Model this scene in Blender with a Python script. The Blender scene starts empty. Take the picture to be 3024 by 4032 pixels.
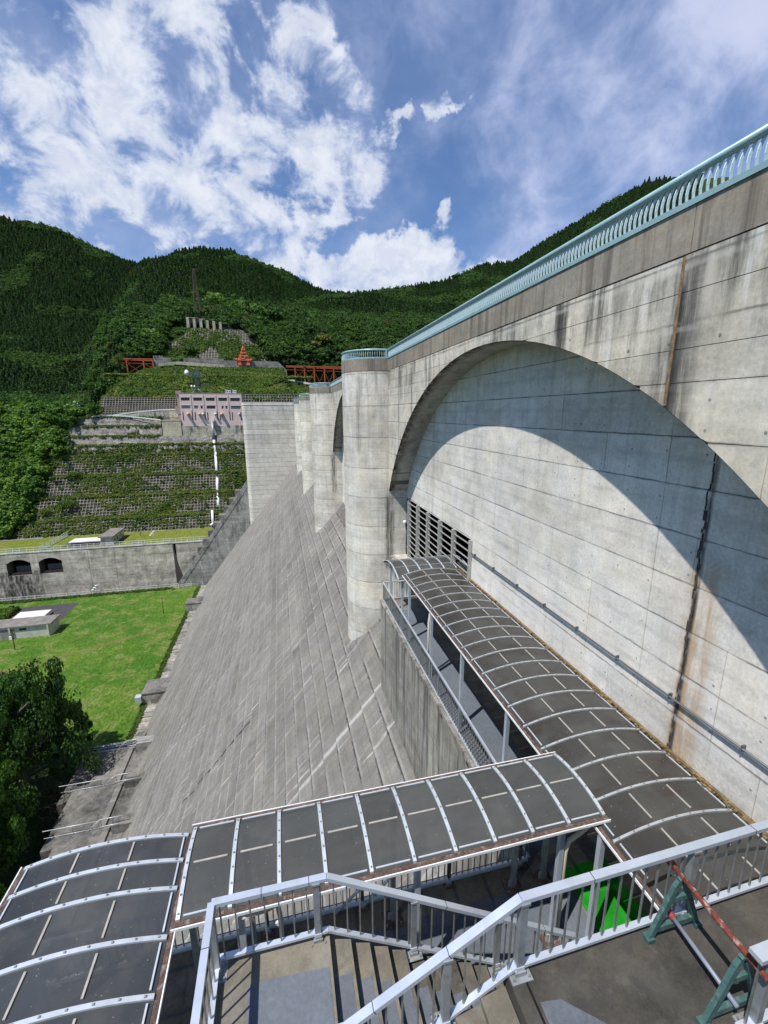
import bpy, math, random
import numpy as np
from mathutils import Vector, Matrix, noise
C = bpy.context.scene.collection
R = math.radians
random.seed(7); RNG = np.random.default_rng(7)

# ---------------------------------------------------------------- camera, sky, sun, exposure
FPX, CX, CY = 1708.36, 1512.0, 2016.0            # calibration of the photograph (source pixels)
YAW, PIT, ROL = .233287, .223663, .004368
def _cam_rows():
    f = np.array([math.sin(YAW)*math.cos(PIT), math.cos(YAW)*math.cos(PIT), -math.sin(PIT)])
    r = np.array([math.cos(YAW), -math.sin(YAW), 0]); d = np.cross(f, r)
    c, s = math.cos(ROL), math.sin(ROL)
    return np.array([c*r+s*d, -s*r+c*d, f])
CM = _cam_rows()
def ray(x, y): return CM.T @ np.array([(x-CX)/FPX, (y-CY)/FPX, 1])
def at_y(x, y, Y): r = ray(x, y); return r*(Y/r[1])
def at_z(x, y, Z): r = ray(x, y); return r*(Z/r[2])
cam_d = bpy.data.cameras.new('camera'); cam = bpy.data.objects.new('camera', cam_d); C.objects.link(cam)
cam.matrix_world = Matrix((tuple(CM[0]), tuple(-CM[1]), tuple(-CM[2]))).transposed().to_4x4()
cam_d.sensor_fit = 'VERTICAL'; cam_d.sensor_height = 36; cam_d.lens = 36*FPX/4032
cam_d.clip_start = .05; cam_d.clip_end = 8000
bpy.context.scene.camera = cam
vs = bpy.context.scene.view_settings
vs.view_transform = 'Standard'; vs.look = 'None'; vs.gamma = 1; vs.use_curve_mapping = False; vs.exposure = 0.2
bpy.context.scene.cycles.max_bounces = 6
SUN_TRAVEL = Vector((1.25, .77, -2.75)).normalized()
sl = bpy.data.lights.new('sun', 'SUN'); sun = bpy.data.objects.new('sun', sl); C.objects.link(sun)
sl.energy = 5.0; sl.angle = R(.53); sl.color = (1, .965, .91)
sun.rotation_euler = SUN_TRAVEL.to_track_quat('-Z', 'Y').to_euler()
sun.location = (-40, -30, 80)
world = bpy.data.worlds.new('World'); bpy.context.scene.world = world; world.use_nodes = True

class NT:
    """small helper over a node tree"""
    def __init__(s, tree): s.t = tree; s.n = tree.nodes; s.l = tree.links
    def put(s, sock, v):
        if isinstance(v, bpy.types.NodeSocket): s.l.new(v, sock)
        elif isinstance(v, (tuple, list)):
            if len(v) == 3 and len(sock.default_value) == 4: v = (*v, 1)
            sock.default_value = v
        else: sock.default_value = v
    def node(s, typ, ins=None, **kw):
        n = s.n.new(typ)
        for k, v in kw.items(): setattr(n, k, v)
        for k, v in (ins or {}).items(): s.put(n.inputs[k], v)
        return n
    def math(s, op, a, b=0.0, c=0.0, clamp=False):
        n = s.node('ShaderNodeMath', {0: a, 1: b, 2: c}, operation=op, use_clamp=clamp); return n.outputs[0]
    def vmath(s, op, a, b=(0, 0, 0)):
        n = s.node('ShaderNodeVectorMath', {0: a, 1: b}, operation=op)
        return n.outputs['Value'] if op in ('DOT_PRODUCT', 'LENGTH') else n.outputs[0]
    def noise(s, vec, scale, detail=5, rough=.55, dist=0.0, color=False):
        n = s.node('ShaderNodeTexNoise', {'Vector': vec, 'Scale': scale, 'Detail': detail, 'Roughness': rough, 'Distortion': dist})
        return n.outputs[1 if color else 0]
    def ramp(s, v, a, b, lo=0.0, hi=1.0, smooth=True):
        n = s.node('ShaderNodeMapRange', {'Value': v, 'From Min': a, 'From Max': b, 'To Min': lo, 'To Max': hi},
                   interpolation_type='SMOOTHSTEP' if smooth else 'LINEAR'); return n.outputs[0]
    def mix(s, f, a, b, mode='MIX'):
        n = s.node('ShaderNodeMix', data_type='RGBA', blend_type=mode)
        s.put(n.inputs[0], f); s.put(n.inputs[6], a); s.put(n.inputs[7], b); return n.outputs[2]
    def sep(s, v): n = s.node('ShaderNodeSeparateXYZ', {0: v}); return n.outputs
    def comb(s, x, y, z): return s.node('ShaderNodeCombineXYZ', {0: x, 1: y, 2: z}).outputs[0]

# sky: Nishita plus cumulus and thin high cloud, laid on directions
w = NT(world.node_tree); w.n.clear()
sky = w.node('ShaderNodeTexSky', sky_type='NISHITA', sun_disc=False, sun_elevation=R(61.9), sun_rotation=R(238.4), altitude=400, air_density=1.0, dust_density=.6, ozone_density=2.2)
gen = w.node('ShaderNodeTexCoord').outputs['Generated']
dx, dy, dz = w.sep(gen)
inv = w.math('DIVIDE', 1.0, w.math('ADD', w.math('MAXIMUM', dz, 0.0), .22))
pl = w.comb(w.math('MULTIPLY', dx, inv), w.math('MULTIPLY', dy, inv), 0.0)
pn = w.vmath('SUBTRACT', w.noise(gen, 7.0, 6, .6, color=True), (.5, .5, .5)); genp = w.vmath('NORMALIZE', w.vmath('ADD', gen, w.vmath('MULTIPLY', pn, (.34, .34, .34))))
def blob(d, r0, r1, g=1.0):
    v = w.vmath('DOT_PRODUCT', genp, tuple(Vector(d).normalized()))
    return w.ramp(v, math.cos(R(r1)), math.cos(R(r0)), 0, g)
def mx(*a):
    o = a[0]
    for b in a[1:]: o = w.math('MAXIMUM', o, b)
    return o
cum = mx(blob((-.166, .829, .534), 1, 9), blob((-.206, .855, .477), 2, 11), blob((-.12, .878, .464), 3, 12),
         blob((-.354, .848, .395), 2, 12), blob((-.298, .853, .428), 1, 9), blob((-.056, .911, .408), 4, 11),
         blob((.073, .889, .453), 2, 10), blob((.046, .827, .561), 0, 6, .95), blob((.055, .850, .52), 0, 6), blob((.148, .868, .455), 0, 7, .85),
         blob((-.185, .907, .378), 3, 13), blob((-.032, .945, .326), 1, 7), blob((.075, .947, .311), 0, 3.5),
         blob((.13, .949, .262), 2, 6, 1.25), blob((.20, .94, .255), 3, 7, 1.3), blob((.27, .925, .255), 3, 7, 1.3), blob((.34, .9, .255), 3, 7, 1.3), blob((.42, .87, .27), 1, 5, 1.1),
         blob((-.33, .78, .56), 0, 7, .9), blob((-.08, .80, .60), 0, 4, .8), blob((-.256, .805, .565), 0, 7, .85),
         blob((.30, .81, .52), 0, 2.2, .75), blob((.22, .83, .51), 0, 2.0, .7))
dv = w.comb(dx, dy, w.math('MULTIPLY', dz, 1.25))
nc = w.noise(dv, 12.0, 12, .60, .3); nb = w.noise(dv, 3.4, 4, .5)
dens = w.math('ADD', w.math('MULTIPLY', cum, .54), w.math('ADD', w.math('MULTIPLY', w.math('SUBTRACT', nc, .5), 1.75), w.math('MULTIPLY', w.math('SUBTRACT', nb, .5), .5)))
cmask = w.math('MULTIPLY', w.ramp(dens, .30, .58), w.ramp(cum, 0.02, .3))
rag = w.ramp(w.noise(dv, 22, 10, .65, .3), .4, .62)
cmask = w.math('MULTIPLY', cmask, w.math('ADD', .80, w.math('MULTIPLY', rag, .2)))
# thin veil to the right
veil = mx(blob((.1, .85, .5), 20, 45, .38), blob((.62, .66, .42), 6, 34, 1), blob((.50, .68, .53), 6, 30, .9), blob((.30, .77, .56), 4, 20, .62), blob((.72, .55, .36), 4, 20, 1), blob((-.30, .80, .50), 8, 26, .35), blob((.02, .80, .58), 4, 17, .4))
vm = w.comb(w.math('MULTIPLY', w.math('ADD', dx, w.math('MULTIPLY', dy, .4)), inv), w.math('MULTIPLY', w.math('SUBTRACT', dy, dx), w.math('MULTIPLY', inv, 1.5)), 0.0)
vn = w.math('ADD', w.math('MULTIPLY', w.noise(vm, 1.3, 8, .55, .5), .45), w.math('MULTIPLY', w.noise(dv, 8, 9, .6, .3), .55))
vmask = w.math('MULTIPLY', veil, w.ramp(vn, .36, .62, .22, .82))
blue_hole = w.math('SUBTRACT', 1.0, w.math('MAXIMUM', blob((.33, .88, .335), 2, 11, .8), blob((.12, .925, .36), 1, 5, .5)))
vmask = w.math('MULTIPLY', vmask, blue_hole)
body = w.ramp(w.math('ADD', w.math('MULTIPLY', dens, .7), w.math('MULTIPLY', nc, .55)), .42, .86)
ccol = w.mix(body, (4.2, 5.2, 7.6), (8.0, 8.4, 9.3))
vcol = w.mix(w.ramp(vn, .4, .7), (4.2, 5.2, 8.2), (7.2, 7.6, 9.6))
skyc = w.mix(1.0, sky.outputs[0], (.86, 1.08, 1.34), 'MULTIPLY')
c1 = w.mix(vmask, skyc, vcol)
c2 = w.mix(cmask, c1, ccol)
bg = w.node('ShaderNodeBackground', {'Color': c2, 'Strength': .088})
w.l.new(bg.outputs[0], w.node('ShaderNodeOutputWorld').inputs[0])

# ---------------------------------------------------------------- materials
def mat(name):
    m = bpy.data.materials.new(name); m.use_nodes = True; t = NT(m.node_tree); t.n.clear()
    b = t.node('ShaderNodeBsdfPrincipled'); o = t.node('ShaderNodeOutputMaterial'); t.l.new(b.outputs[0], o.inputs[0])
    return m, t, b
def bump(t, b, h, strength=.3, dist=.02):
    n = t.node('ShaderNodeBump', {'Height': h, 'Strength': strength, 'Distance': dist}); t.l.new(n.outputs[0], b.inputs['Normal'])
def wpos(t): return t.node('ShaderNodeNewGeometry').outputs['Position']

def concrete(name, base, var=.16, dark=(.10, .095, .085), streak=.5, sscale=1.6, zone=None, light=.25, joints=(), rust=0.0, blot=.3, slope=False, fine=1.0, tint=.12, warm=(1.04, 1.0, .93), courses=(), blots=.9):
    m, t, b = mat(name); p = wpos(t); x, y, z = t.sep(p)
    big = t.noise(p, .33, 5, .55); med = t.noise(p, 1.7, 6, .6); fin = t.noise(p, 14*fine, 6, .7)
    if slope:
        s = t.math('ADD', t.math('MULTIPLY', x, .62), t.math('MULTIPLY', z, .79))
        sv = t.comb(t.math('MULTIPLY', s, .07), t.math('MULTIPLY', y, sscale), 0.0)
    else:
        sv = t.comb(t.math('MULTIPLY', x, sscale), t.math('MULTIPLY', y, sscale), t.math('MULTIPLY', z, .13))
    st = t.noise(sv, 1.0, 7, .65, .1); st2 = t.noise(sv, 2.7, 6, .7)
    lift = t.noise(t.comb(t.math('MULTIPLY', x, .12), t.math('MULTIPLY', y, .12), t.math('MULTIPLY', z, 1.1)), 1.0, 3, .5)
    rnd = t.node('ShaderNodeObjectInfo').outputs['Random']
    val = t.math('ADD', t.ramp(big, .34, .66, 1-var, 1+var, False), t.math('MULTIPLY', t.math('SUBTRACT', med, .5), var*4.5))
    val = t.math('ADD', val, t.math('MULTIPLY', t.math('SUBTRACT', fin, .5), .9))
    val = t.math('ADD', val, t.math('MULTIPLY', t.math('SUBTRACT', st, .5), var*2.6))
    hm = t.noise(t.comb(t.math('MULTIPLY', x, .9), t.math('MULTIPLY', y, .9), t.math('MULTIPLY', z, 3.2)), 1.3*fine, 7, .68, .2)
    val = t.math('ADD', val, t.math('MULTIPLY', t.math('SUBTRACT', hm, .5), var*4.0)) if not slope else val
    val = t.math('MAXIMUM', val, .25)
    val = t.math('ADD', val, t.math('MULTIPLY', t.math('SUBTRACT', rnd, .5), tint*2))
    val = t.math('ADD', val, t.math('MULTIPLY', t.math('SUBTRACT', lift, .5), var*3.2))
    wt = t.mix(t.ramp(t.noise(p, .8, 3), .35, .7), (1, 1, 1), warm)
    col = t.mix(1.0, wt, base, 'MULTIPLY')
    vc = t.node('ShaderNodeCombineXYZ', {0: val, 1: val, 2: val}).outputs[0]
    col = t.mix(1.0, col, vc, 'MULTIPLY')
    zm = 1.0
    if zone: zm = t.ramp(t.math('ADD', z, t.math('MULTIPLY', t.math('SUBTRACT', st2, .5), 3.0)), zone[0], zone[1], zone[2], 1.0)
    sm = t.math('MULTIPLY', t.math('MULTIPLY', t.math('ADD', t.ramp(st, .49, .64), t.math('MULTIPLY', t.ramp(st2, .50, .66), .5)), streak), zm)
    sm = t.math('MINIMUM', sm, .95)
    col = t.mix(sm, col, dark)
    bl = t.math('MULTIPLY', t.ramp(t.noise(p, blots, 8, .72, .4), .50, .66), blot)
    col = t.mix(t.math('MULTIPLY', bl, zm), col, tuple(c*1.6 for c in dark))
    st3 = t.noise(t.vmath('ADD', sv, (31.0, 17.0, 0)), 2.2, 7, .7, .15)
    col = t.mix(t.math('MULTIPLY', t.ramp(st3, .56, .68), light), col, (.66, .65, .62))
    spk = t.ramp(t.noise(p, 55, 3, .6), .66, .72, 0, .35); col = t.mix(spk, col, dark)
    for (ax, c, wd, colr, k, z0, z1) in joints:
        cc = {'x': x, 'y': y, 'z': z}[ax]
        o = z if ax != 'z' else y
        off = t.math('MULTIPLY', t.math('SUBTRACT', t.noise(t.comb(0.0, 0.0, t.math('MULTIPLY', o, 1.0)), 1.4, 6, .7), .5), wd*1.3)
        d = t.math('ABSOLUTE', t.math('SUBTRACT', t.math('ADD', cc, off), c))
        g = t.ramp(d, wd, wd*.15, 0, k)
        if z0 is not None:
            g = t.math('MULTIPLY', g, t.math('MULTIPLY', t.ramp(z, z0, z0+.8), t.ramp(z, z1, z1-.8)))
        g = t.math('MULTIPLY', g, t.ramp(st2, .36, .60, .25, 1))
        col = t.mix(g, col, colr)
    for (ax, pitch, off, wd, k, colr) in courses:
        cc = {'x': x, 'y': y, 'z': z}[ax]
        wob = t.math('MULTIPLY', t.math('SUBTRACT', t.noise(p, 3.0, 4, .6), .5), wd*1.6)
        fr = t.math('ABSOLUTE', t.math('SUBTRACT', t.math('FRACT', t.math('ADD', t.math('DIVIDE', t.math('ADD', cc, wob), pitch), .5-off/pitch+100)), .5))
        g = t.ramp(t.math('MULTIPLY', fr, pitch), wd, wd*.2, 0, k)
        col = t.mix(t.math('MULTIPLY', g, t.ramp(t.noise(p, .7, 5, .65), .38, .60, .15, 1)), col, colr)
    if rust: col = t.mix(t.math('MULTIPLY', t.ramp(t.noise(sv, 1.3, 6, .7), .64, .76), rust), col, (.28, .16, .07))
    t.put(b.inputs['Base Color'], col); t.put(b.inputs['Roughness'], .88); t.put(b.inputs['Specular IOR Level'], .25)
    h = t.math('ADD', t.math('MULTIPLY', fin, .5), med); bump(t, b, h, .45, .012)
    return m
ORG, BLK, BRN = (.40, .23, .09), (.035, .032, .03), (.23, .15, .08)
M = {}
M['inner'] = concrete('inner_wall_concrete', (.655, .63, .58), .12, streak=.22, zone=(-6, 1, .35), light=.35, blot=.22, tint=.06,
    joints=[('y', 6.45, .55, ORG, .75, -8.6, -2.6), ('y', 6.62, .10, BLK, .95, -10, .5), ('y', 22.5, .35, (.40, .35, .25), .45, -9, 2), ('y', 7.05, .25, (.55, .5, .42), .5, -8, 1), ('y', 15.5, .12, (.62, .6, .56), .7, -2.5, 3)], courses=[('z', 1.0, .5, .035, .7, (.13, .125, .115)), ('z', 1.0, .06, .10, .30, (.33, .33, .32)), ('z', 1.0, .42, .09, .35, (.70, .70, .68)), ('y', 1.9, .1, .03, .15, (.13, .125, .115))])
M['arch'] = concrete('arch_wall_concrete', (.54, .51, .44), .16, streak=.95, dark=(.105, .098, .085), zone=(.7, 2.3, .22), light=.8, blot=.4, sscale=1.3, tint=.06,
    joints=[('y', 6.75, .75, (.085, .08, .075), 1.0, -3, 3), ('y', 6.72, .12, BLK, .9, -3, 3), ('y', 3.6, .8, (.10, .095, .085), .7, .9, 3), ('y', 8.2, .35, (.12, .11, .10), .6, 1.3, 3), ('y', 6.2, .18, (.62, .56, .48), .7, 1.2, 3), ('y', 10.1, .30, BLK, .85, .6, 3), ('y', 10.45, .14, (.62, .58, .52), .7, 1.5, 3), ('y', 12.4, .5, (.15, .14, .12), .5, 1.4, 3), ('y', 15.0, .2, (.6, .58, .55), .7, 1, 3), ('y', 19.9, .22, (.07, .06, .06), .7, .6, 3), ('y', 22.6, .2, BLK, .65, -.4, 3), ('y', 25.2, .16, BLK, .65, -4, 3), ('y', 27.75, .28, BRN, .6, -6, 3)], courses=[('z', 1.0, .5, .035, .7, (.13, .125, .115)), ('z', 1.0, .40, .07, .3, (.62, .6, .55))])
M['parapet'] = concrete('parapet_concrete', (.27, .245, .205), .14, dark=(.12, .10, .08), streak=.75, light=.10, blot=.3, sscale=2.8, tint=.03)
M['pier'] = concrete('pier_concrete', (.58, .56, .50), .15, streak=.42, zone=(-2, 2.3, .45), light=.55, blot=.28, sscale=1.8, tint=.09, rust=.15, joints=[('x', 6.98, .42, BLK, .95, -11, -4.9), ('y', 29.2, .3, (.7, .7, .69), .8, 0, 2.6), ('y', 28.4, .25, (.14, .11, .09), .6, -3, 2.6)], courses=[('z', 2.0, .46, .045, .7, (.12, .11, .1)), ('z', .5, .1, .02, .35, (.16, .15, .13))])
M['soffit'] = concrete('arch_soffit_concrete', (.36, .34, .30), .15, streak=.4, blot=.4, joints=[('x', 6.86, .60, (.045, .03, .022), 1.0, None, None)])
M['soffit_edge'] = concrete('arch_edge_stained_concrete', (.17, .13, .10), .3, streak=.5, blot=.5)
M['face'] = concrete('dam_face_concrete', (.176, .170, .156), .15, dark=(.11, .105, .098), streak=.5, sscale=.9, light=.45, blot=.4, slope=True, tint=.12, fine=.6,
    joints=[('y', 22.45, .30, (.42, .41, .39), .75, None, None), ('y', 38.6, .2, (.36, .35, .33), .35, None, None), ('y', 54.5, .2, (.4, .38, .36), .35, None, None)], courses=[('z', 1.0, -.32, .12, 1.0, (.040, .038, .035)), ('z', 1.0, -.15, .10, .45, (.33, .32, .30)), ('z', 1.0, .2, .05, .35, (.09, .085, .08))])
M['core'] = concrete('joint_shadowed_concrete', (.13, .12, .11), .2, streak=.3)
M['corridor_wall'] = concrete('corridor_wall_concrete', (.30, .29, .255), .22, streak=.95, sscale=2.4, light=.55, blot=.45, rust=.3, courses=[('z', 1.9, -12.2, .03, .6, (.1, .09, .08)), ('y', .95, 7.32, .02, .35, (.12, .11, .1))])
M['floor'] = concrete('walkway_floor_concrete', (.14, .13, .108), .25, dark=(.07, .065, .055), streak=.0, blot=.75, light=0, blots=1.8)
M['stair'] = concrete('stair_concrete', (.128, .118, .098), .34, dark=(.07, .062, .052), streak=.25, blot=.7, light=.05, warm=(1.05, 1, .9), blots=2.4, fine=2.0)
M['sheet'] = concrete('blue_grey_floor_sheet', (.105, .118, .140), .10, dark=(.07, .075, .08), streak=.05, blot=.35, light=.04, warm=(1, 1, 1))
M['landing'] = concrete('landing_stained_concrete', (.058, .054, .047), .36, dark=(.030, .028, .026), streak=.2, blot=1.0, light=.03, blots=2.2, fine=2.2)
M['tower'] = concrete('end_block_concrete', (.61, .585, .53), .09, streak=.3, zone=(-22, 3, .5), light=.35, blot=.25, sscale=.8, fine=.5, courses=[('z', 1.5, 1.12, .07, .8, (.16, .15, .14)), ('z', .5, .1, .04, .25, (.2, .19, .17))])
M['basin'] = concrete('basin_wall_concrete', (.50, .465, .385), .25, streak=.35, sscale=.45, light=.35, blot=.3, fine=.4, rust=.15,
    joints=[('x', -84, 12, (.045, .042, .038), 1.0, -62, -48.6), ('x', -48, 2.2, (.13, .13, .13), .4, -46.5, -42)], courses=[('z', 1.5, .5, .06, .5, (.2, .18, .15)), ('x', 7.8, -63.4, .12, .5, (.15, .14, .12))])
M['sidewall'] = concrete('side_wall_concrete', (.30, .295, .28), .25, streak=.65, sscale=.5, light=.5, blot=.5, fine=.4, courses=[('z', 1.5, .5, .07, .6, (.1, .1, .095)), ('x', 2.5, 0, .08, .4, (.1, .1, .095))])
M['rockwall'] = concrete('shotcrete', (.235, .225, .20), .35, streak=.35, sscale=.3, light=.1, blot=.6, fine=.3)
M['crib'] = concrete('crib_beam_concrete', (.25, .235, .20), .2, streak=.2, blot=.4, light=.05)
M['cribsoil'] = concrete('crib_soil', (.065, .06, .045), .4, streak=.2, blot=.4, light=0, dark=(.03, .03, .02))
M['basewall'] = concrete('retaining_wall_concrete', (.50, .48, .38), .2, streak=.95, sscale=.55, light=.3, blot=.4, fine=.4)
M['palewall'] = concrete('pale_annex_concrete', (.46, .42, .31), .15, streak=.5, zone=(-7, -3, .1), sscale=.5, light=.2, fine=.4)
M['toe'] = concrete('toe_strip_concrete', (.25, .24, .215), .4, streak=.3, blot=.6, dark=(.12, .1, .09), fine=.5)
M['platform'] = concrete('weathered_platform_concrete', (.14, .134, .125), .35, dark=(.05, .048, .045), streak=.2, blot=.8, light=.15, fine=.4)

def simple(name, col, rough=.5, metal=0.0, var=.12, nscale=3.0, bumpk=0.0, spec=.5, dirt=None, dk=.4, dscale=6):
    m, t, b = mat(name); p = wpos(t); n = t.noise(p, nscale, 6, .6)
    v = t.ramp(n, .3, .7, 1-var, 1+var, False); c = t.mix(1.0, col, t.comb(v, v, v), 'MULTIPLY')
    if dirt: c = t.mix(t.math('MULTIPLY', t.ramp(t.noise(p, dscale, 8, .7, .3), .5, .68), dk), c, dirt)
    t.put(b.inputs['Base Color'], c); t.put(b.inputs['Roughness'], t.ramp(n, .3, .7, max(.05, rough-.08), min(1, rough+.1), False)); t.put(b.inputs['Metallic'], metal)
    t.put(b.inputs['Specular IOR Level'], spec)
    if bumpk: bump(t, b, t.noise(p, nscale*6, 6, .7), bumpk, .02)
    return m
M['alu'] = simple('weathered_aluminium', (.60, .65, .73), .36, .5, .04, 2.5, dirt=(.35, .36, .38), dk=.2, dscale=3)
M['alu_dark'] = simple('weathered_aluminium_post', (.30, .32, .33), .5, .5, .15, 5, dirt=(.16, .15, .13), dk=.5)
M['steel'] = simple('galvanised_steel_bar', (.26, .27, .26), .5, .6, .15, 5, dirt=(.18, .14, .10), dk=.5)
M['rib'] = simple('canopy_rib_aluminium', (.52, .56, .60), .4, .3, .06, 5, dirt=(.35, .35, .33), dk=.3)
M['ribd'] = simple('dull_canopy_rib', (.36, .38, .39), .5, .2, .12, 5, dirt=(.22, .2, .18), dk=.5)
M['strip'] = simple('pale_seam_strip', (.33, .31, .275), .6, 0, .15, 8, dirt=(.3, .27, .22), dk=.5)
M['rustg'] = simple('rusty_gutter', (.085, .052, .042), .9, 0, .6, 8, .4, dirt=(.30, .27, .25), dk=.6, dscale=9)
M['moss'] = simple('mossy_gutter', (.14, .10, .045), .95, 0, .5, 9, .6, dirt=(.32, .19, .08), dk=.8)
M['teal'] = simple('pale_teal_railing_paint', (.27, .42, .44), .35, .1, .06, 3, dirt=(.42, .55, .55), dk=.35)
M['teal_lit'] = simple('sunlit_teal_blade_paint', (.55, .68, .70), .4, 0, .06, 3)  # railing teal whitened: the blades' sunlit edges are put into the colour
M['teald'] = simple('teal_frame_paint', (.045, .105, .10), .6, .1, .25, 9, dirt=(.20, .22, .19), dk=.5, dscale=14)
M['rustpipe'] = simple('flaking_rust_pipe', (.15, .032, .018), .9, 0, .5, 20, .4, dirt=(.40, .38, .34), dk=1.0, dscale=13)
M['bluepipe'] = simple('grey_blue_pipe', (.20, .23, .28), .5, .2, .1, 6)
M['redcap'] = simple('red_coupling', (.22, .035, .03), .7)
M['conduit'] = simple('grey_wall_conduit', (.10, .11, .12), .5, .3)
M['white'] = simple('white_paint', (.70, .71, .70), .5, 0, .06, 3)
M['cream'] = simple('cream_drain_pipe', (.60, .55, .42), .5, 0, .08)
M['green'] = simple('green_turf_mat', (.010, .20, .012), .95, 0, .3, 2.2, .3, spec=.1, dirt=(.03, .30, .03), dk=.8, dscale=2.5)
M['sidegreen'] = simple('green_turf_edge', (.02, .27, .02), .9, 0, .2, 3, spec=.1)
M['dark'] = simple('dark_interior', (.012, .011, .010), .9, spec=.1)
M['grille'] = simple('grey_grille_steel', (.42, .42, .39), .6, .2, .2, 6, dirt=(.18, .14, .1), dk=.5)
M['orange'] = simple('orange_bridge_paint', (.36, .075, .020), .6, 0, .2, .8)
M['orangeb'] = simple('bright_orange_paint', (.80, .17, .075), .55, 0, .1, .8)
M['pink'] = simple('pinkish_render', (.66, .51, .47), .85, 0, .07, .5, dirt=(.44, .36, .30), dk=.35, dscale=.6)
M['pinkd'] = simple('pinkish_brown_render', (.33, .25, .22), .85, 0, .1, .5)
M['glass'] = simple('dark_window_glass', (.018, .016, .018), .12, 0, .3, 1.5, spec=.6)
M['glassg'] = simple('grey_window_glass', (.075, .09, .095), .15, 0, .3, 1.5, spec=.6)
M['tank'] = simple('pale_orange_lamp_cover', (.62, .42, .26), .6)
M['brown'] = simple('rusted_lattice_steel', (.115, .075, .055), .8, .2, .2, .8)
M['rooftar'] = simple('grey_flat_roof', (.17, .155, .14), .9, 0, .3, .5, .2, dirt=(.28, .26, .24), dk=.5, dscale=1.0)
M['hut'] = simple('pale_hut_wall', (.50, .49, .42), .85, 0, .12, .6, dirt=(.2, .19, .16), dk=.4, dscale=1)
M['asphalt'] = simple('dark_asphalt', (.052, .047, .048), .95, 0, .3, .7, .3)
M['bark'] = simple('tree_bark', (.085, .07, .055), .95, 0, .4, 6, .6)
M['whiteslab'] = simple('white_slab', (.62, .58, .56), .8, 0, .08, .5)
M['woodpole'] = simple('dark_pole', (.06, .055, .05), .8)
M['seal'] = simple('brown_joint_seal', (.24, .15, .075), .9, 0, .5, 7, .6, dirt=(.08, .06, .05), dk=.8)
M['tar'] = simple('cracked_black_filler', (.055, .048, .04), .9, 0, .5, 9, .6, dirt=(.2, .18, .15), dk=.6)
M['redgate'] = simple('dark_red_gate', (.035, .014, .012), .7)
M['water'] = simple('reservoir_water', (.02, .06, .05), .08, 0, .2, .1, spec=.6)
M['meshwhite'] = simple('pale_fence_mesh', (.45, .52, .42), .7)

def polycarb(name, base, brown):
    m, t, b = mat(name); p = wpos(t)
    n = t.noise(p, 1.1, 6, .6); big = t.noise(p, .45, 4, .5, .6)
    st = t.noise(t.comb(t.math('MULTIPLY', t.sep(p)[0], .7), t.math('MULTIPLY', t.sep(p)[1], 3.0), 0.0), 1.2, 7, .65, .5)
    c = t.mix(t.ramp(big, .3, .7), base, tuple(v*1.25 for v in base))
    c = t.mix(t.math('MULTIPLY', t.ramp(st, .5, .72), brown), c, (.055, .036, .030))
    c = t.mix(t.math('MULTIPLY', t.ramp(n, .46, .62), .45), c, (.098, .100, .096))
    rnd = t.node('ShaderNodeObjectInfo').outputs['Random']; v = t.ramp(rnd, 0, 1, .86, 1.14, False)
    c = t.mix(1.0, c, t.comb(v, v, v), 'MULTIPLY')
    c = t.mix(t.ramp(t.noise(p, 30, 2), .735, .75, 0, .8), c, (.5, .5, .45))
    t.put(b.inputs['Base Color'], c); t.put(b.inputs['Roughness'], t.ramp(n, .3, .7, .22, .42)); t.put(b.inputs['Specular IOR Level'], .35)
    tp = t.node('ShaderNodeBsdfTransparent', {'Color': (.72, .70, .64, 1)}); ms = t.node('ShaderNodeMixShader', {0: .28})
    t.l.new(b.outputs[0], ms.inputs[1]); t.l.new(tp.outputs[0], ms.inputs[2]); out = [q for q in t.n if q.type == 'OUTPUT_MATERIAL'][0]; t.l.new(ms.outputs[0], out.inputs[0])
    return m
M['pane'] = polycarb('smoked_polycarbonate', (.068, .071, .070), .2)
M['paneb'] = polycarb('stained_smoked_polycarbonate', (.055, .053, .049), .9)
M['paned'] = polycarb('dark_smoked_polycarbonate', (.050, .055, .061), .15)

def leafmat(name, dark, lightc, trans=.35):
    m, t, b = mat(name); p = wpos(t)
    rnd = t.node('ShaderNodeObjectInfo').outputs['Random']; n = t.noise(p, .08, 3, .5); f = t.noise(p, 1.5, 3, .6)
    k = t.math('ADD', t.math('MULTIPLY', rnd, .45), t.math('ADD', t.math('MULTIPLY', n, .45), t.math('MULTIPLY', f, .35)))
    c = t.mix(t.ramp(k, .3, .95), dark, lightc)
    c = t.mix(t.ramp(rnd, .972, .99, 0, .45), c, (.16, .085, .03))
    t.put(b.inputs['Base Color'], c); t.put(b.inputs['Roughness'], .6); t.put(b.inputs['Specular IOR Level'], .25)
    tr = t.node('ShaderNodeBsdfTranslucent', {'Color': t.mix(1.0, c, (1.3, 1.5, .5), 'MULTIPLY')})
    mxs = t.node('ShaderNodeMixShader', {0: trans}); t.l.new(b.outputs[0], mxs.inputs[1]); t.l.new(tr.outputs[0], mxs.inputs[2])
    out = [n for n in t.n if n.type == 'OUTPUT_MATERIAL'][0]; t.l.new(mxs.outputs[0], out.inputs[0])
    return m
M['leaf_conifer'] = leafmat('conifer_foliage', (.018, .044, .012), (.046, .104, .026), .3)
M['leaf_broad'] = leafmat('broadleaf_foliage', (.024, .062, .013), (.078, .155, .028))
M['leaf_bush'] = leafmat('shrub_foliage', (.045, .095, .016), (.15, .225, .045))
M['leaf_near'] = leafmat('maple_foliage', (.020, .058, .014), (.070, .150, .026), .3)
M['leaf_nearl'] = leafmat('bright_maple_foliage', (.035, .085, .016), (.095, .19, .03), .3)
M['leaf_mid'] = leafmat('light_broadleaf_foliage', (.040, .095, .016), (.13, .225, .04))
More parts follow.
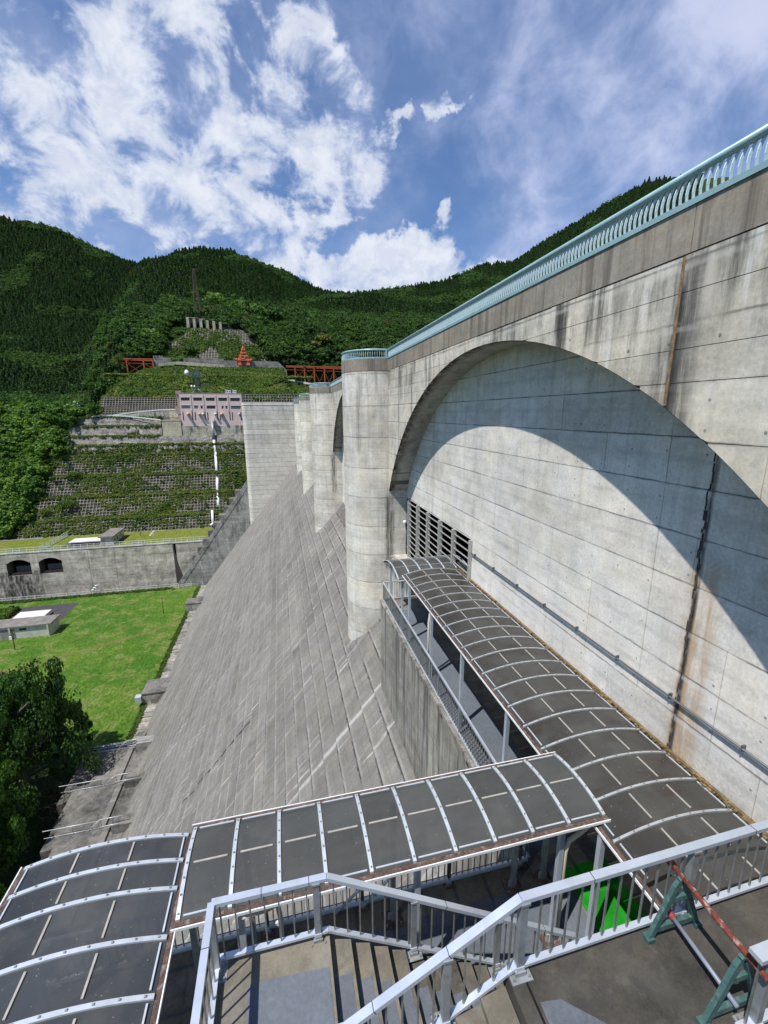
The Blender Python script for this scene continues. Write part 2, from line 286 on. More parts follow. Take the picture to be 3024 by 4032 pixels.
M['leaf_bright'] = leafmat('bright_thicket_foliage', (.055, .125, .02), (.17, .28, .05))
M['leaf_dry'] = leafmat('dry_grass_foliage', (.11, .15, .03), (.25, .28, .07))
def grassmat(name, a, b2, c3, track=False):
    m, t, b = mat(name); p = wpos(t); x, y, z = t.sep(p)
    big = t.noise(p, .045, 5, .6, .4); med = t.noise(p, .28, 7, .7, .3); fin = t.noise(t.comb(x, t.math('MULTIPLY', y, .6), z), 2.2, 6, .75)
    c = t.mix(t.ramp(t.math('ADD', t.math('MULTIPLY', big, .55), t.math('MULTIPLY', med, .45)), .40, .60), a, b2)
    c = t.mix(t.ramp(med, .48, .62, 0, .8), c, c3)
    v = t.ramp(fin, .34, .66, .5, 1.5, False); c = t.mix(1.0, c, t.comb(v, v, v), 'MULTIPLY')
    if track:
        tx = t.math('ADD', t.math('MULTIPLY', x, .55), t.math('MULTIPLY', t.math('SUBTRACT', big, .5), 8))
        d = t.math('ABSOLUTE', t.math('SUBTRACT', t.math('SUBTRACT', y, tx), 136.5)); c = t.mix(t.ramp(d, 1.4, .3, 0, .55), c, (.17, .14, .055))
    t.put(b.inputs['Base Color'], c); t.put(b.inputs['Roughness'], .9); t.put(b.inputs['Specular IOR Level'], .15)
    bump(t, b, t.math('ADD', fin, med), .8, .4); return m
M['lawn'] = grassmat('lawn_grass', (.050, .125, .012), (.090, .162, .018), (.150, .180, .050), True)
M['lawn2'] = grassmat('upper_lawn_grass', (.125, .165, .018), (.155, .175, .030), (.18, .175, .045))
M['hill'] = grassmat('hillside_ground', (.018, .036, .009), (.03, .05, .012), (.045, .06, .02))

# ---------------------------------------------------------------- builders
WL = {}
def tag(o, label=None, cat=None, group=None, kind=None):
    if label: o['label'] = label
    if cat: o['category'] = cat
    if group: o['group'] = group
    if kind: o['kind'] = kind
    return o
def thing(name, label, cat, loc, group=None, kind=None):
    o = bpy.data.objects.new(name, None); o.empty_display_size = .3; o.location = loc; C.objects.link(o)
    WL[o.name] = Vector(loc); return tag(o, label, cat, group, kind)
def link(name, me, parent=None, loc=(0, 0, 0), rot=None):
    o = bpy.data.objects.new(name, me); loc = Vector(loc)
    if parent: o.parent = parent; o.location = loc-WL[parent.name]
    else: o.location = loc
    if rot: o.rotation_euler = rot
    C.objects.link(o); WL[o.name] = loc; return o
class MB:
    def __init__(s): s.v = []; s.f = []
    def poly(s, pts): i = len(s.v); s.v += [tuple(p) for p in pts]; s.f.append(tuple(range(i, i+len(pts))))
    def box(s, lo, hi):
        i = len(s.v); (a, b, c), (d, e, f) = lo, hi
        s.v += [(a, b, c), (d, b, c), (d, e, c), (a, e, c), (a, b, f), (d, b, f), (d, e, f), (a, e, f)]
        s.f += [tuple(i+k for k in q) for q in ((3, 2, 1, 0), (4, 5, 6, 7), (0, 1, 5, 4), (1, 2, 6, 5), (2, 3, 7, 6), (3, 0, 4, 7))]
    def bar(s, p, q, wd, h, up=(0, 0, 1)):
        p, q = Vector(p), Vector(q); d = (q-p).normalized(); u = Vector(up)
        if abs(d.dot(u)) > .97: u = Vector((0, 1, 0))
        sx = d.cross(u).normalized()*wd/2; sy = sx.cross(d).normalized()*h/2; i = len(s.v)
        for e in (p, q): s.v += [tuple(e-sx-sy), tuple(e+sx-sy), tuple(e+sx+sy), tuple(e-sx+sy)]
        s.f += [tuple(i+k for k in z) for z in ((0, 1, 2, 3), (7, 6, 5, 4), (1, 0, 4, 5), (2, 1, 5, 6), (3, 2, 6, 7), (0, 3, 7, 4))]
    def tube(s, pts, r, n=8, caps=True):
        pts = [Vector(p) for p in pts]; rr = r if isinstance(r, (list, tuple)) else [r]*len(pts); i0 = len(s.v); ref = None
        for k, p in enumerate(pts):
            d = (pts[min(k+1, len(pts)-1)]-pts[max(k-1, 0)]).normalized()
            if ref is None: ref = Vector((0, 0, 1)) if abs(d.z) < .9 else Vector((1, 0, 0))
            a = d.cross(ref).normalized(); b = a.cross(d).normalized(); ref = b
            s.v += [tuple(p+(a*math.cos(2*math.pi*j/n)+b*math.sin(2*math.pi*j/n))*rr[k]) for j in range(n)]
        for k in range(len(pts)-1):
            for j in range(n):
                a = i0+k*n; s.f.append((a+j, a+(j+1) % n, a+n+(j+1) % n, a+n+j))
        if caps: s.f.append(tuple(range(i0+n-1, i0-1, -1))); s.f.append(tuple(range(i0+(len(pts)-1)*n, i0+len(pts)*n)))
    def prism(s, outline, lo, hi, ax=2):
        # outline of 2-D points extruded along axis ax
        n = len(outline); i = len(s.v)
        for e in (lo, hi):
            for (a, b) in outline:
                c = [a, b]; c.insert(ax, e); s.v.append(tuple(c))
        s.f.append(tuple(i+k for k in range(n-1, -1, -1))); s.f.append(tuple(i+n+k for k in range(n)))
        for k in range(n): s.f.append((i+k, i+(k+1) % n, i+n+(k+1) % n, i+n+k))
    def mesh(s, name, m, off=(0, 0, 0), smooth=False):
        me = bpy.data.meshes.new(name); o = Vector(off)
        me.from_pydata([tuple(Vector(v)-o) for v in s.v], [], s.f); me.materials.append(m); me.validate()
        if smooth: me.shade_smooth()
        return me
    def build(s, name, m, parent=None, smooth=False, loc=None):
        l = Vector(loc) if loc is not None else (WL[parent.name] if parent else Vector((0, 0, 0)))
        return link(name, s.mesh(name, m, l, smooth), parent, l)
CACHE = {}
def pbox(name, m, parent, lo, hi, rot=None):
    d = tuple(round(hi[k]-lo[k], 4) for k in range(3)); key = (m.name, d)
    if key not in CACHE:
        b = MB(); b.box((-d[0]/2, -d[1]/2, -d[2]/2), (d[0]/2, d[1]/2, d[2]/2)); CACHE[key] = b.mesh(name, m)
    return link(name, CACHE[key], parent, [(lo[k]+hi[k])/2 for k in range(3)], rot)
def pbar(name, m, parent, p, q, wd, h):
    b = MB(); b.bar(p, q, wd, h); return b.build(name, m, parent)
def ptube(name, m, parent, pts, r, n=8):
    b = MB(); b.tube(pts, r, n); return b.build(name, m, parent, smooth=True)

# ---------------------------------------------------------------- dam
XF, XW, BAY = 6.9, 8.15, 31.1
YC, ARC_R, APEX = 14.6, 15.25, 2.25
def arc(y, k=0):
    d = abs(y-YC-BAY*k); return APEX-ARC_R+math.sqrt(ARC_R**2-d*d) if d <= 13.0 else -1e3
dam = thing('concrete_dam', 'huge grey concrete dam with arched crest wall, round piers and long sloping face', 'dam', (6.9, 27.8, -12))
# inner wall behind the arches
b = MB()
b.box((8.17, -4, -24), (13, 17.2, 3.0)); b.box((8.17, 17.2, -5.57), (13, 27.6, 3.0)); b.box((8.17, 17.2, -24), (13, 27.6, -10.34)); b.box((8.17, 27.6, -24), (13, 147, 3.0))
inner = b.build('inner_wall', M['core'], dam)
ys = [1.6, 2.0]+[3.9+1.9*k for k in range(13)]; ys = [y for y in ys if y < 27.3]+[27.6]
zs = [-10.3, -9.5]+[-8.5+k for k in range(10)]+[1.5, 2.3]
for j in range(len(zs)-1):
    keep = [ys[0]]+[y+(.95 if j % 2 and 3 < y < 26 and RNG.uniform() < .3 else 0) for y in ys[1:-1] if abs(y-7.7) < .1 or RNG.uniform() < .62]+[ys[-1]]
    for i in range(len(keep)-1):
        y0, y1, z0, z1 = keep[i]+.006, keep[i+1]-.006, zs[j]+.006, zs[j+1]-.006
        segs = [(y0, y1, z0, z1)]
        if z0 < -5.57 and y1 > 17.2:
            segs = []
            if y0 < 17.19: segs.append((y0, 17.2, z0, z1))
            if z1 > -5.57: segs.append((max(y0, 17.2), y1, -5.57, z1))
        for (a, c, d, e) in segs: pbox('wall_panel', M['inner'], inner, (XW+RNG.uniform(-.004, .004), a, d), (8.20, c, e))
for k in range(1, 5): pbox('wall_panel', M['inner'], inner, (XW, 1.6+BAY*k, -14), (8.20, 27.6+BAY*k, 2.3))
b = MB()
for z in np.arange(-9.8, 2.2, .5):
    for y in np.arange(2.1, 27.3, .95):
        if RNG.uniform() < .5 or (y > 17 and z < -5.4): continue
        yy_, zz_ = y+RNG.normal()*.02, z-.02+RNG.normal()*.02; b.tube([(XW-.002, yy_, zz_), (XW+.01, yy_, zz_)], .026, 8)
tag(b.build('form_tie_marks', M['sidewall'], inner), kind='stuff')
b = MB()
for z in np.arange(-4.8, 1.9, .5):
    for y in np.arange(2.1, 27.3, .95):
        if z < arc(y)+.15 or RNG.uniform() < .45: continue
        b.tube([(XF-.007, y, z), (XF+.01, y, z)], .026, 8)
tag(b.build('form_tie_marks', M['sidewall'], dam), kind='stuff')
# arch walls
for k in range(5):
    o = BAY*k; out = [(o+1.4, -5.03), (o+1.6, -5.03)]+[(y, arc(y, k)) for y in np.linspace(o+1.61, o+27.59, 41)]+[(o+27.6, -5.03), (o+27.8, -5.03), (o+27.8, 2.6), (o+1.4, 2.6)]
    b = MB(); b.prism(out, XF+.025, XW+.01, 0); aw = b.build('arch_wall', M['core'], dam)
    yl = [1.4, 3.0, 4.86, 6.76, 8.66, 10.56, 12.5, 14.9, 17.4, 20.0, 22.6, 25.22, 27.8]; zl = [-5.03, -3.5, -2.5, -1.5, -.5, .5, 1.07, 2.0, 2.6]
    if k > 1: yl = [1.4, 6.76, 14.9, 22.6, 27.8]; zl = [-5.03, -1.5, .5, 2.6]
    for i in range(len(yl)-1):
        for j in range(len(zl)-1):
            y0, y1, z0, z1 = o+yl[i]+.006, o+yl[i+1]-.006, zl[j]+.006, zl[j+1]-.006
            if k == 0 and j == 5 and 0 < i < 9 and i % 2: pass
            yy = np.linspace(y0, y1, 13); lo = [max(z0, arc(y, k)) for y in yy]
            keep = [(y, l) for y, l in zip(yy, lo) if l < z1-.002]
            if len(keep) < 2: continue
            pts = [(y, l) for y, l in keep]+[(y, z1) for y, _ in (keep[-1], keep[0])]
            if min(l for _, l in keep) >= z1: continue
            b = MB(); fx = XF+RNG.uniform(-.005, .005); b.prism(pts, fx, XF+.03, 0); b.build('arch_panel', M['arch'], aw)
    # soffit and jambs
    b = MB(); yy = np.linspace(o+1.605, o+27.595, 61)
    for i in range(60):
        a, c = yy[i], yy[i+1]; za, zc = arc(a, k)-.012, arc(c, k)-.012
        b.poly([(XF+.004, a, za), (XF+.004, c, zc), (XW+.02, c, zc), (XW+.02, a, za)])
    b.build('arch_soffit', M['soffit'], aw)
    for (ya, yb) in ((1.4, 1.6), (27.6, 27.8)):
        bt = -9.53 if k == 0 else -16
        pbox('jamb', M['pier'], aw, (XF, o+ya, bt), (XW+.01, o+yb, -5.035))
    # parapet with its expansion joints
    pl_ = [1.4, 6.65, 10.9, 15.1, 19.3, 23.5, 27.8]
    for i in range(6): pbox('parapet_panel', M['parapet'], dam, (XF-.014, o+pl_[i]+.008, 2.612), (XF+.22, o+pl_[i+1]-.008, 3.34))
    pbox('joint_seal', M['seal'], aw, (XF-.012, o+6.73, arc(6.73+o, k)+.05), (XF+.02, o+6.785, 2.58))
for k in range(5):
    pbox('crest_deck', M['floor'], dam, (XF+.22, BAY*k-3, 2.62), (13.4, BAY*k+28.08, 3.0))
# piers
def uline(y0, w, nose, back, n=28, g=0.0):
    r = w/2; xc = nose+r; yc = y0+r; rr = r-g
    pts = [(back, yc-rr)]+[(xc-rr*math.sin(a), yc-rr*math.cos(a)) for a in np.linspace(0, math.pi, n)]+[(back, yc+rr)]
    return pts[::-1]
PW, NOSE = 4.7, 4.33
zp = [2.6, .47, -1.52, -3.55, -5.5, -7.5, -9.5, -11.57, -13.6, -15.6, -18.2]
for k in range(-1, 4):
    y0 = 27.8+BAY*k
    b = MB(); b.prism(uline(y0, PW, NOSE, XW, 28, .03), -18.4, 2.59); pier = b.build('pier', M['core'], dam)
    for j in range(len(zp)-1):
        b = MB(); g = RNG.uniform(0, .006); b.prism(uline(y0, PW, NOSE, XW+.02, 28, g), zp[j+1]+.008, zp[j]-.008); b.build('pier_lift', M['pier'], pier)
    b = MB(); b.prism(uline(y0-.012, PW+.024, NOSE-.014, XW, 28), 2.612, 3.34); b.build('pier_parapet', M['parapet'], pier)
# sloping downstream face: lifts stepped slightly, block by block
def slope_z(x): return 1.27*x-22.32
b = MB(); b.prism([(8.3, slope_z(8.3)-.08), (-34, slope_z(-34)-.08), (-34, -70), (14, -70), (14, slope_z(8.3)-.06)], -8, 147.5, 1)
face = b.build('spillway_face', M['core'], dam)
nx, nz = -.786, .619
def lift_mesh(yw):
    b = MB(); L = 1/1.27
    pts = []
    for (x, z, k) in ((0, 0, .0), (-L+.022, -1+.028, .10), (-L+.022, -1+.028, -.06), (0, 0, -.06)): pts.append((x+nx*k, z+nz*k))
    b.prism(pts[::-1], -yw/2, yw/2, 1); return b.mesh('face_lift', M['face'])
yb = [-8, 6.7, 22.6, 38.5, 54.4, 70.3, 86.2, 102.1, 118.0, 133.9, 147.5]
far = MB(); lm = {}
for i in range(1, 10):
    yw = round(yb[i+1]-yb[i]-.03, 3); yc = (yb[i]+yb[i+1])/2
    for j in range(43):
        zt = -13.3-j; xt = (zt+22.32)/1.27; dn = RNG.uniform(-.012, .012)
        if 1 <= i <= 6:
            if yw not in lm: lm[yw] = lift_mesh(yw)
            link('face_lift', lm[yw], face, (xt+nx*dn, yc, zt+nz*dn))
        else:
            L = 1/1.27; pts = [(xt+x+nx*(k+dn), zt+z+nz*(k+dn)) for (x, z, k) in ((0, 0, .0), (-L+.022, -.972, .10), (-L+.022, -.972, -.06), (0, 0, -.06))]
            far.prism(pts[::-1], yc-yw/2, yc+yw/2, 1)
tag(far.build('far_face_lift', M['face'], face), kind='stuff')
# cracks in the face
def crack(p, q, n, wob, wd, m=M['tar'], name='crack'):
    b = MB(); pts = []
    for t_ in np.linspace(0, 1, n):
        x = p[0]+(q[0]-p[0])*t_; y = p[1]+(q[1]-p[1])*t_+RNG.normal()*wob; pts.append(Vector((x, y, slope_z(x)))+Vector((nx, 0, nz))*.085)
    for a, c in zip(pts[:-1], pts[1:]):
        ww = wd*RNG.uniform(.4, 1.3); b.bar(a, c, ww, .012, (nx, 0, nz))
    b.build(name, m, face)
crack((-4.0, 36.3), (-9.2, 37.3), 26, .06, .12); crack((-9.3, 37.0), (-10.9, 37.7), 8, .06, .07)
# training wall and side wall at the left bank
b = MB(); b.prism([(-10.9, -22.2), (-34.3, -54.7), (-34.3, -66), (10, -66), (10, slope_z(5)-.5), (4, slope_z(4)-.3)], 147.6, 149.4, 1); b.build('side_wall', M['sidewall'], dam)
b = MB(); b.bar((-9.5, 148.8, -20.2), (-35.0, 148.8, -55.6), 2.6, 1.3, (nx, 0, nz)); b.build('side_wall_coping', M['sidewall'], dam)
for k in range(9):
    x = -13.5-k*1.9; z = -22.6-k*2.66
    pbox('side_step', M['platform'], dam, (x-1.9, 149.4, z-4.2), (x+.6, 152.5, z-2.2))
# end block
b = MB(); rr = 1.3
out = [(5.9, 146), (5.9, 164), (-10.9, 164)]+[(-10.9+rr-rr*math.cos(a), 146+rr-rr*math.sin(a)) for a in np.linspace(0, math.pi/2, 9)]
b.prism(out, -37, 2.62); eb = b.build('end_block', M['core'], dam)
zz = [2.62]+[2.62-1.5*k for k in range(1, 27)]
g = .03; out2 = [(5.93, 146-g), (5.93, 164), (-10.9-g, 164)]+[(-10.9-g+rr-rr*math.cos(a), 146-g+rr-rr*math.sin(a)) for a in np.linspace(0, math.pi/2, 9)]
for j in range(len(zz)-1):
    b = MB(); b.prism(out2, zz[j+1]+.02, zz[j]-.02); b.build('block_lift', M['tower'], eb)
b = MB(); b.prism([(x-.06 if x < 0 else x, y-.06) for x, y in out2], 2.63, 3.5); b.build('block_parapet', M['tower'], eb)

# corridor on the near bay
cor = thing('corridor_platform', 'concrete walkway platform with stained outer wall running along the foot of the arch wall', 'walkway', (5.07, 14, -10.3))
b = MB(); b.box((5.10, 3.35, -24), (8.165, 22.28, -10.32)); corc = b.build('platform_body', M['core'], cor)
pbox('walkway_floor', M['floor'], cor, (5.10, 7.3, -10.32), (8.145, 22.28, -10.30))
pbox('edge_coping', M['corridor_wall'], cor, (5.03, 7.32, -10.45), (5.22, 22.30, -10.285))
yy = [7.32, 9.2, 11.1, 13.0, 14.9, 16.8, 18.7, 20.5, 22.3]; zz = [-10.46, -12.2, -14.1, -16.0, -18, -24]
for i in range(8):
    for j in range(5): pbox('wall_panel', M['corridor_wall'], corc, (5.07+RNG.uniform(-.003, .003), yy[i]+.005, zz[j+1]+.005), (5.11, yy[i+1]-.005, zz[j]-.005))
pbox('end_panel', M['corridor_wall'], cor, (5.07, 22.285, -24), (8.15, 22.31, -10.46))
pbox('jamb_ledge', M['pier'], cor, (6.9, 22.32, -24), (8.16, 27.79, -9.53))

# louvred opening in the inner wall
gr = thing('louvre_screen', 'grey steel louvred screen over the dark opening low in the inner wall', 'screen', (8.15, 22, -9.5))
b = MB(); b.box((12.8, 17, -10.5), (12.9, 27.8, -5.4)); b.build('dark_recess', M['dark'], gr)
pbox('recess_side', M['dark'], gr, (8.22, 27.58, -10.3), (12.8, 27.66, -5.5)); pbox('recess_floor', M['floor'], gr, (8.2, 17.2, -10.32), (12.8, 27.6, -10.28))
for y in (17.28, 19.3, 21.2, 23.15, 25.07, 26.95): pbox('post', M['grille'], gr, (8.02, y-.06, -10.28), (8.24, y+.06, -5.58))
z = -5.8
while z > -10.2:
    for (a, c) in ((17.36, 19.23), (19.37, 21.13), (21.27, 23.08), (23.22, 25.0), (25.14, 26.88)): pbox('louvre_bar', M['grille'], gr, (8.10, a, z-.022), (8.14, c, z+.022))
    z -= .36
pbox('side_bar', M['grille'], gr, (8.12, 27.02, -7.6), (8.16, 27.58, -7.55)); pbox('side_bar', M['grille'], gr, (8.12, 27.02, -9.0), (8.16, 27.58, -8.95))

# crest railings, one per bay and one round each pier nose
def crest_bars(me_r, parent, pts):
    """pts: list of (x, y, outward nx, ny)"""
    for (x, y, a) in pts: link('baluster', me_r, parent, (x, y, 3.44), (0, 0, a))
bb = MB(); prof = [(-.02, 0), (-.035, .10), (-.025, .2), (.01, .3), (.06, .40)]
for (p, q) in zip(prof[:-1], prof[1:]): bb.bar((p[0], 0, p[1]), (q[0], 0, q[1]), .017, .048, (1, 0, 0))
BAL = bb.mesh('baluster', M['teal_lit'])
names = ['pale teal crest railing above the large near arch', 'pale teal crest railing on the second bay, beyond the first round pier', 'pale teal crest railing on the third bay, beyond the second round pier', 'pale teal crest railing on the fourth bay behind three round piers', 'pale teal crest railing on the farthest bay']
for k in range(5):
    o = BAY*k; t = thing('crest_railing', names[k], 'railing', (6.95, o+14, 3.34), 'teal railings along the dam crest')
    b = MB(); b.box((6.86, o+1.38, 3.345), (6.98, o+27.75, 3.44)); b.build('base_rail', M['teal'], t)
    ptube('top_rail', M['teal'], t, [(6.92, o+1.4, 3.87), (6.92, o+27.75, 3.87)], .068, 12)
    st = .125 if k < 2 else .4
    if k < 3:
        for y in np.arange(o+1.5, o+27.7, st): link('baluster', BAL, t, (6.92, y, 3.44))
    else:
        b = MB(); [b.box((6.9, y-.02, 3.44), (6.94, y+.02, 3.84)) for y in np.arange(o+1.5, o+27.7, .3)]; tag(b.build('balusters', M['teal'], t), kind='stuff')
pn = ['first', 'second', 'third', 'fourth']
nl = ['curved teal railing round the top of the nearest pier left of the big arch', 'curved teal railing round the second pier', 'curved teal railing round the third pier', 'curved teal railing round the farthest small pier']
for k in range(4):
    y0 = 27.8+BAY*k; t = thing('pier_railing', nl[k], 'railing', (5, y0+2.35, 3.34), 'curved railings on the pier tops')
    ul = uline(y0+.06, PW-.12, NOSE+.06, 6.9, 24)
    P3 = [Vector((x, y, 3.39)) for x, y in ul]
    b = MB()
    for p, q in zip(P3[:-1], P3[1:]): b.bar(p, q, .12, .09)
    b.build('base_rail', M['teal'], t); ptube('top_rail', M['teal'], t, [p+Vector((0, 0, .48)) for p in P3], .062, 10)
    acc = 0; 
    for p, q in zip(P3[:-1], P3[1:]):
        d = (q-p).length; ang = math.atan2(q.y-p.y, q.x-p.x)
        while acc < d:
            c = p+(q-p)*(acc/d); link('baluster', BAL, t, (c.x, c.y, 3.44), (0, 0, ang+math.pi/2)); acc += .145 if k < 2 else .3
        acc -= d
    pbox('corner_post', M['teald'] if 0 else M['teal'], t, (6.74, y0-.02, 3.345), (6.86, y0+.12, 3.93))

# conduit and fittings on the inner wall
cd = thing('wall_conduit', 'thin dark grey pipe clamped along the inner wall above the covered walkway', 'pipe', (8.08, 10, -6.13))
ptube('pipe_run', M['conduit'], cd, [(8.08, .5, -6.14), (8.08, 17.15, -6.13)], .026, 8)
for y in (3.6, 5.18, 6.77, 8.35, 9.93, 11.55, 13.25, 15.07, 16.8): pbox('clamp', M['conduit'], cd, (8.06, y-.015, -6.19), (8.149, y+.015, -6.06))
b = MB(); yv = 6.62; zc = 1.4
while zc > -8.6:
    hgt = RNG.uniform(.05, .22); wd = RNG.uniform(.012, .045)*(1.4 if -4.8 < zc < -1.8 else .5); yv = 6.64+RNG.normal()*.022+(.03 if zc > -3 else 0)
    b.box((XW-.022, yv-wd/2, zc-hgt), (XW+.01, yv+wd/2, zc)); zc -= hgt*RNG.uniform(.85, 1.15)+(.12 if zc < -4.8 else 0)
tag(b.build('crumbled_joint_filler', M['tar'], inner), kind='stuff')
cc = thing('security_camera', 'small white dome security camera on a bracket beside the louvred screen', 'camera', (8.0, 27.35, -7.2))
pbox('bracket', M['conduit'], cc, (7.9, 27.4, -7.12), (8.0, 27.6, -7.04))
bm = MB(); bm.tube([(7.95, 27.4, -7.34), (7.95, 27.4, -7.25), (7.95, 27.4, -7.12), (7.95, 27.4, -7.04)], [.07, .12, .12, .05], 12); bm.build('dome', M['white'], cc, True)
ptube('cable_pipe', M['conduit'], cc, [(8.1, 27.5, -7.3), (8.1, 27.5, -9.5)], .04, 6)

# ---------------------------------------------------------------- stair tower, landings, flights
st = thing('stair_tower', 'concrete stair tower with switchback flights and landings beside the dam', 'staircase', (2, 4, -10.3))
pbox('tower_body', M['corridor_wall'], st, (-4.75, -7, -60), (5.06, 7.28, -10.42))
pbox('lower_floor', M['floor'], st, (-4.8, -6, -10.42), (5.09, 7.30, -10.302))
pbox('lower_floor', M['floor'], st, (5.1, -2, -10.33), (8.14, 7.295, -10.30))
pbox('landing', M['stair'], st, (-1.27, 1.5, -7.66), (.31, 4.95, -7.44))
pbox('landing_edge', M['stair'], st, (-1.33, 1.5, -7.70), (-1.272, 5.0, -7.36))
RS, TR = .17875, .283
for k in range(15):
    z = -7.44-RS*(k+1); x = .31+TR*k
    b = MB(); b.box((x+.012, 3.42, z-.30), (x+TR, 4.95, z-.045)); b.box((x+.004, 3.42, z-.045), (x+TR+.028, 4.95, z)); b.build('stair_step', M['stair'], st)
for k in range(6):
    z = -6.37-.1783*(k+1); x = 2.22-.30*k
    b = MB(); b.box((x-.30, 1.5, z-.30), (x-.012, 3.3, z-.045)); b.box((x-.33, 1.5, z-.045), (x-.004, 3.3, z)); b.build('stair_step', M['stair'], st)
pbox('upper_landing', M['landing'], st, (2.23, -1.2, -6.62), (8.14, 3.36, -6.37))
pbox('landing_column', M['pier'], st, (7.4, 2.6, -10.3), (7.9, 3.1, -6.62))
pbox('landing_joint', M['dark'], st, (2.40, -1.2, -6.372), (2.425, 3.36, -6.366))
def floor_sheet(parent, pts, z, h=.006):
    b = MB(); b.prism(pts, z+.002, z+h, 2); return b.build('floor_sheet', M['sheet'], parent)
floor_sheet(st, [(-.82, 1.5), (.27, 1.5), (.27, 4.50), (-.58, 4.56), (-.82, 4.56)], -7.44)
for k in range(15): floor_sheet(st, [(.33+TR*k, 3.5), (.29+TR*(k+1), 3.5), (.29+TR*(k+1), 4.47), (.33+TR*k, 4.47)], -7.44-RS*(k+1))
floor_sheet(st, [(2.46, -1.1), (3.9, -1.1), (3.9, 1.95), (3.2, 2.55), (2.70, 2.96), (2.32+.14, 2.99)], -6.37)
floor_sheet(st, [(.6, 3.6), (4.7, 3.6), (4.95, 4.3), (5.06, 6.1), (5.06, 6.62), (.6, 6.62)], -10.302)
floor_sheet(st, [(5.12, 4.2), (5.72, 4.2), (5.72, 5.2), (5.72, 7.0), (5.12, 7.0)], -10.30)
floor_sheet(cor, [(5.27, 7.35), (6.66, 7.35), (6.66, 12.2), (6.45, 12.45), (6.45, 12.62), (6.66, 12.62), (6.66, 18.0), (6.45, 18.2), (6.5, 18.5), (7.9, 18.5), (7.9, 20.6), (6.4, 20.75), (5.27, 20.75)], -10.30)

def rail(parent, pts, posts, pitch=.18, low=1.0, h=1.1, w=.09, foot=True, postw=.085, pm='alu_dark', pick=.019):
    """flat top rail along pts, lower rail, pickets, posts [(seg, t)]"""
    pts = [Vector(p) for p in pts]
    for p, q in zip(pts[:-1], pts[1:]):
        d = (q-p); e = d.normalized()*.0
        pbar('top_rail', M['alu'], parent, p-e, q+e, w, .055)
        pbar('lower_rail', M['alu'], parent, p-Vector((0, 0, low)), q-Vector((0, 0, low)), .07, .04)
        n = max(1, int(math.hypot(d.x, d.y)/pitch)); L = low-.03
        if foot and d.length > 1.4:
            for f_ in np.arange(.42, .95, .42): c_ = p+d*f_; dn = d.normalized()*.004; pbar('rail_joint', M['dark'], parent, c_-dn, c_+dn, w+.004, .059)
        for i in range(1, n+1):
            c = p+d*((i-.5)/n)
            key = ('pk', round(L, 3), pick)
            if key not in CACHE:
                bb = MB(); bb.box((-pick/2, -pick/2, -L), (pick/2, pick/2, -.02)); CACHE[key] = bb.mesh('picket', M['steel'])
            link('picket', CACHE[key], parent, c)
    for (s, t_) in posts:
        c = pts[s]+(pts[s+1]-pts[s])*t_
        if foot:
            pbox('rail_bracket', M['alu_dark'], parent, (c.x-.055, c.y-.055, c.z-.06), (c.x+.055, c.y+.055, c.z-.029))
            pbox('rail_clamp', M['alu'], parent, (c.x-.05, c.y-.052, c.z-low-.03), (c.x+.05, c.y+.052, c.z-low+.03))
            bo = MB()
            for sx in (-.095, .095):
                for sy in (-.085, .085): bo.tube([(c.x+sx, c.y+sy, c.z-h+.012), (c.x+sx, c.y+sy, c.z-h+.04)], .014, 6)
            bo.build('anchor_bolts', M['steel'], parent)
        pbox('post', M[pm], parent, (c.x-postw/2, c.y-postw/2, c.z-h), (c.x+postw/2, c.y+postw/2, c.z-.028))
        if foot:
            pbox('foot_sleeve', M['alu_dark'], parent, (c.x-.065, c.y-.065, c.z-h), (c.x+.065, c.y+.065, c.z-h+.07)); pbox('foot_plate', M['rustg'] if pm != 'alu_dark' else M['alu_dark'], parent, (c.x-.13, c.y-.12, c.z-h-.0), (c.x+.13, c.y+.12, c.z-h+.012))
r1 = thing('stair_railing', 'near grey metal railing crossing the lower right and bending down along the stairs', 'railing', (2.33, 3.3, -6.37))
rail(r1, [(8.1, 3.36, -5.27), (2.33, 3.3, -5.27), (.33, 3.3, -6.40), (-.3, 3.3, -6.40)], [(0, .15), (0, .58), (0, .993), (1, .43), (1, .99)])
r2 = thing('stair_railing', 'grey railing round the left landing and down the farther flight of steps', 'railing', (-1.22, 4.9, -7.44))
rail(r2, [(-1.22, 1.6, -6.34), (-1.22, 4.88, -6.34), (.30, 4.88, -6.36), (4.62, 4.88, -9.04)], [(0, .45), (0, .97), (1, .9), (2, .30), (2, .64), (2, .985)], low=.97)
r3 = thing('stair_railing', 'short end of railing at the bottom right corner, behind the nearer trestle frame', 'railing', (4.31, 2.28, -6.37))
rail(r3, [(4.31, 2.28, -5.27), (8.1, 2.34, -5.27)], [(0, .06), (0, .5)], w=.13, postw=.08)
r4 = thing('walkway_railing', 'long narrow railing on the outer edge of the covered walkway', 'railing', (5.18, 14, -10.3))
rail(r4, [(5.18, 7.15, -9.2), (5.18, 22.12, -9.2)], [(0, t_) for t_ in (.01, .14, .28, .41, .55, .68, .82, .99)], pitch=.13, w=.06, postw=.05, pick=.018, foot=False)
for t_ in np.linspace(.06, .96, 7): pbox('outer_bracket', M['rustg'], r4, (5.0, 7.15+15*t_-.06, -10.46), (5.09, 7.15+15*t_+.06, -10.36))
b = MB()
for y in np.arange(7.2, 22.1, .13): b.box((5.176, y, -10.2), (5.184, y+.01, -9.75))
r4b = thing('walkway_railing', 'short cross railing closing the far end of the covered walkway', 'railing', (6.6, 22.12, -10.3))
rail(r4b, [(5.25, 22.13, -9.2), (8.1, 22.13, -9.2)], [(0, .35), (0, .97)], pitch=.13, w=.06, postw=.05, pick=.02, foot=False, pm='rustg')
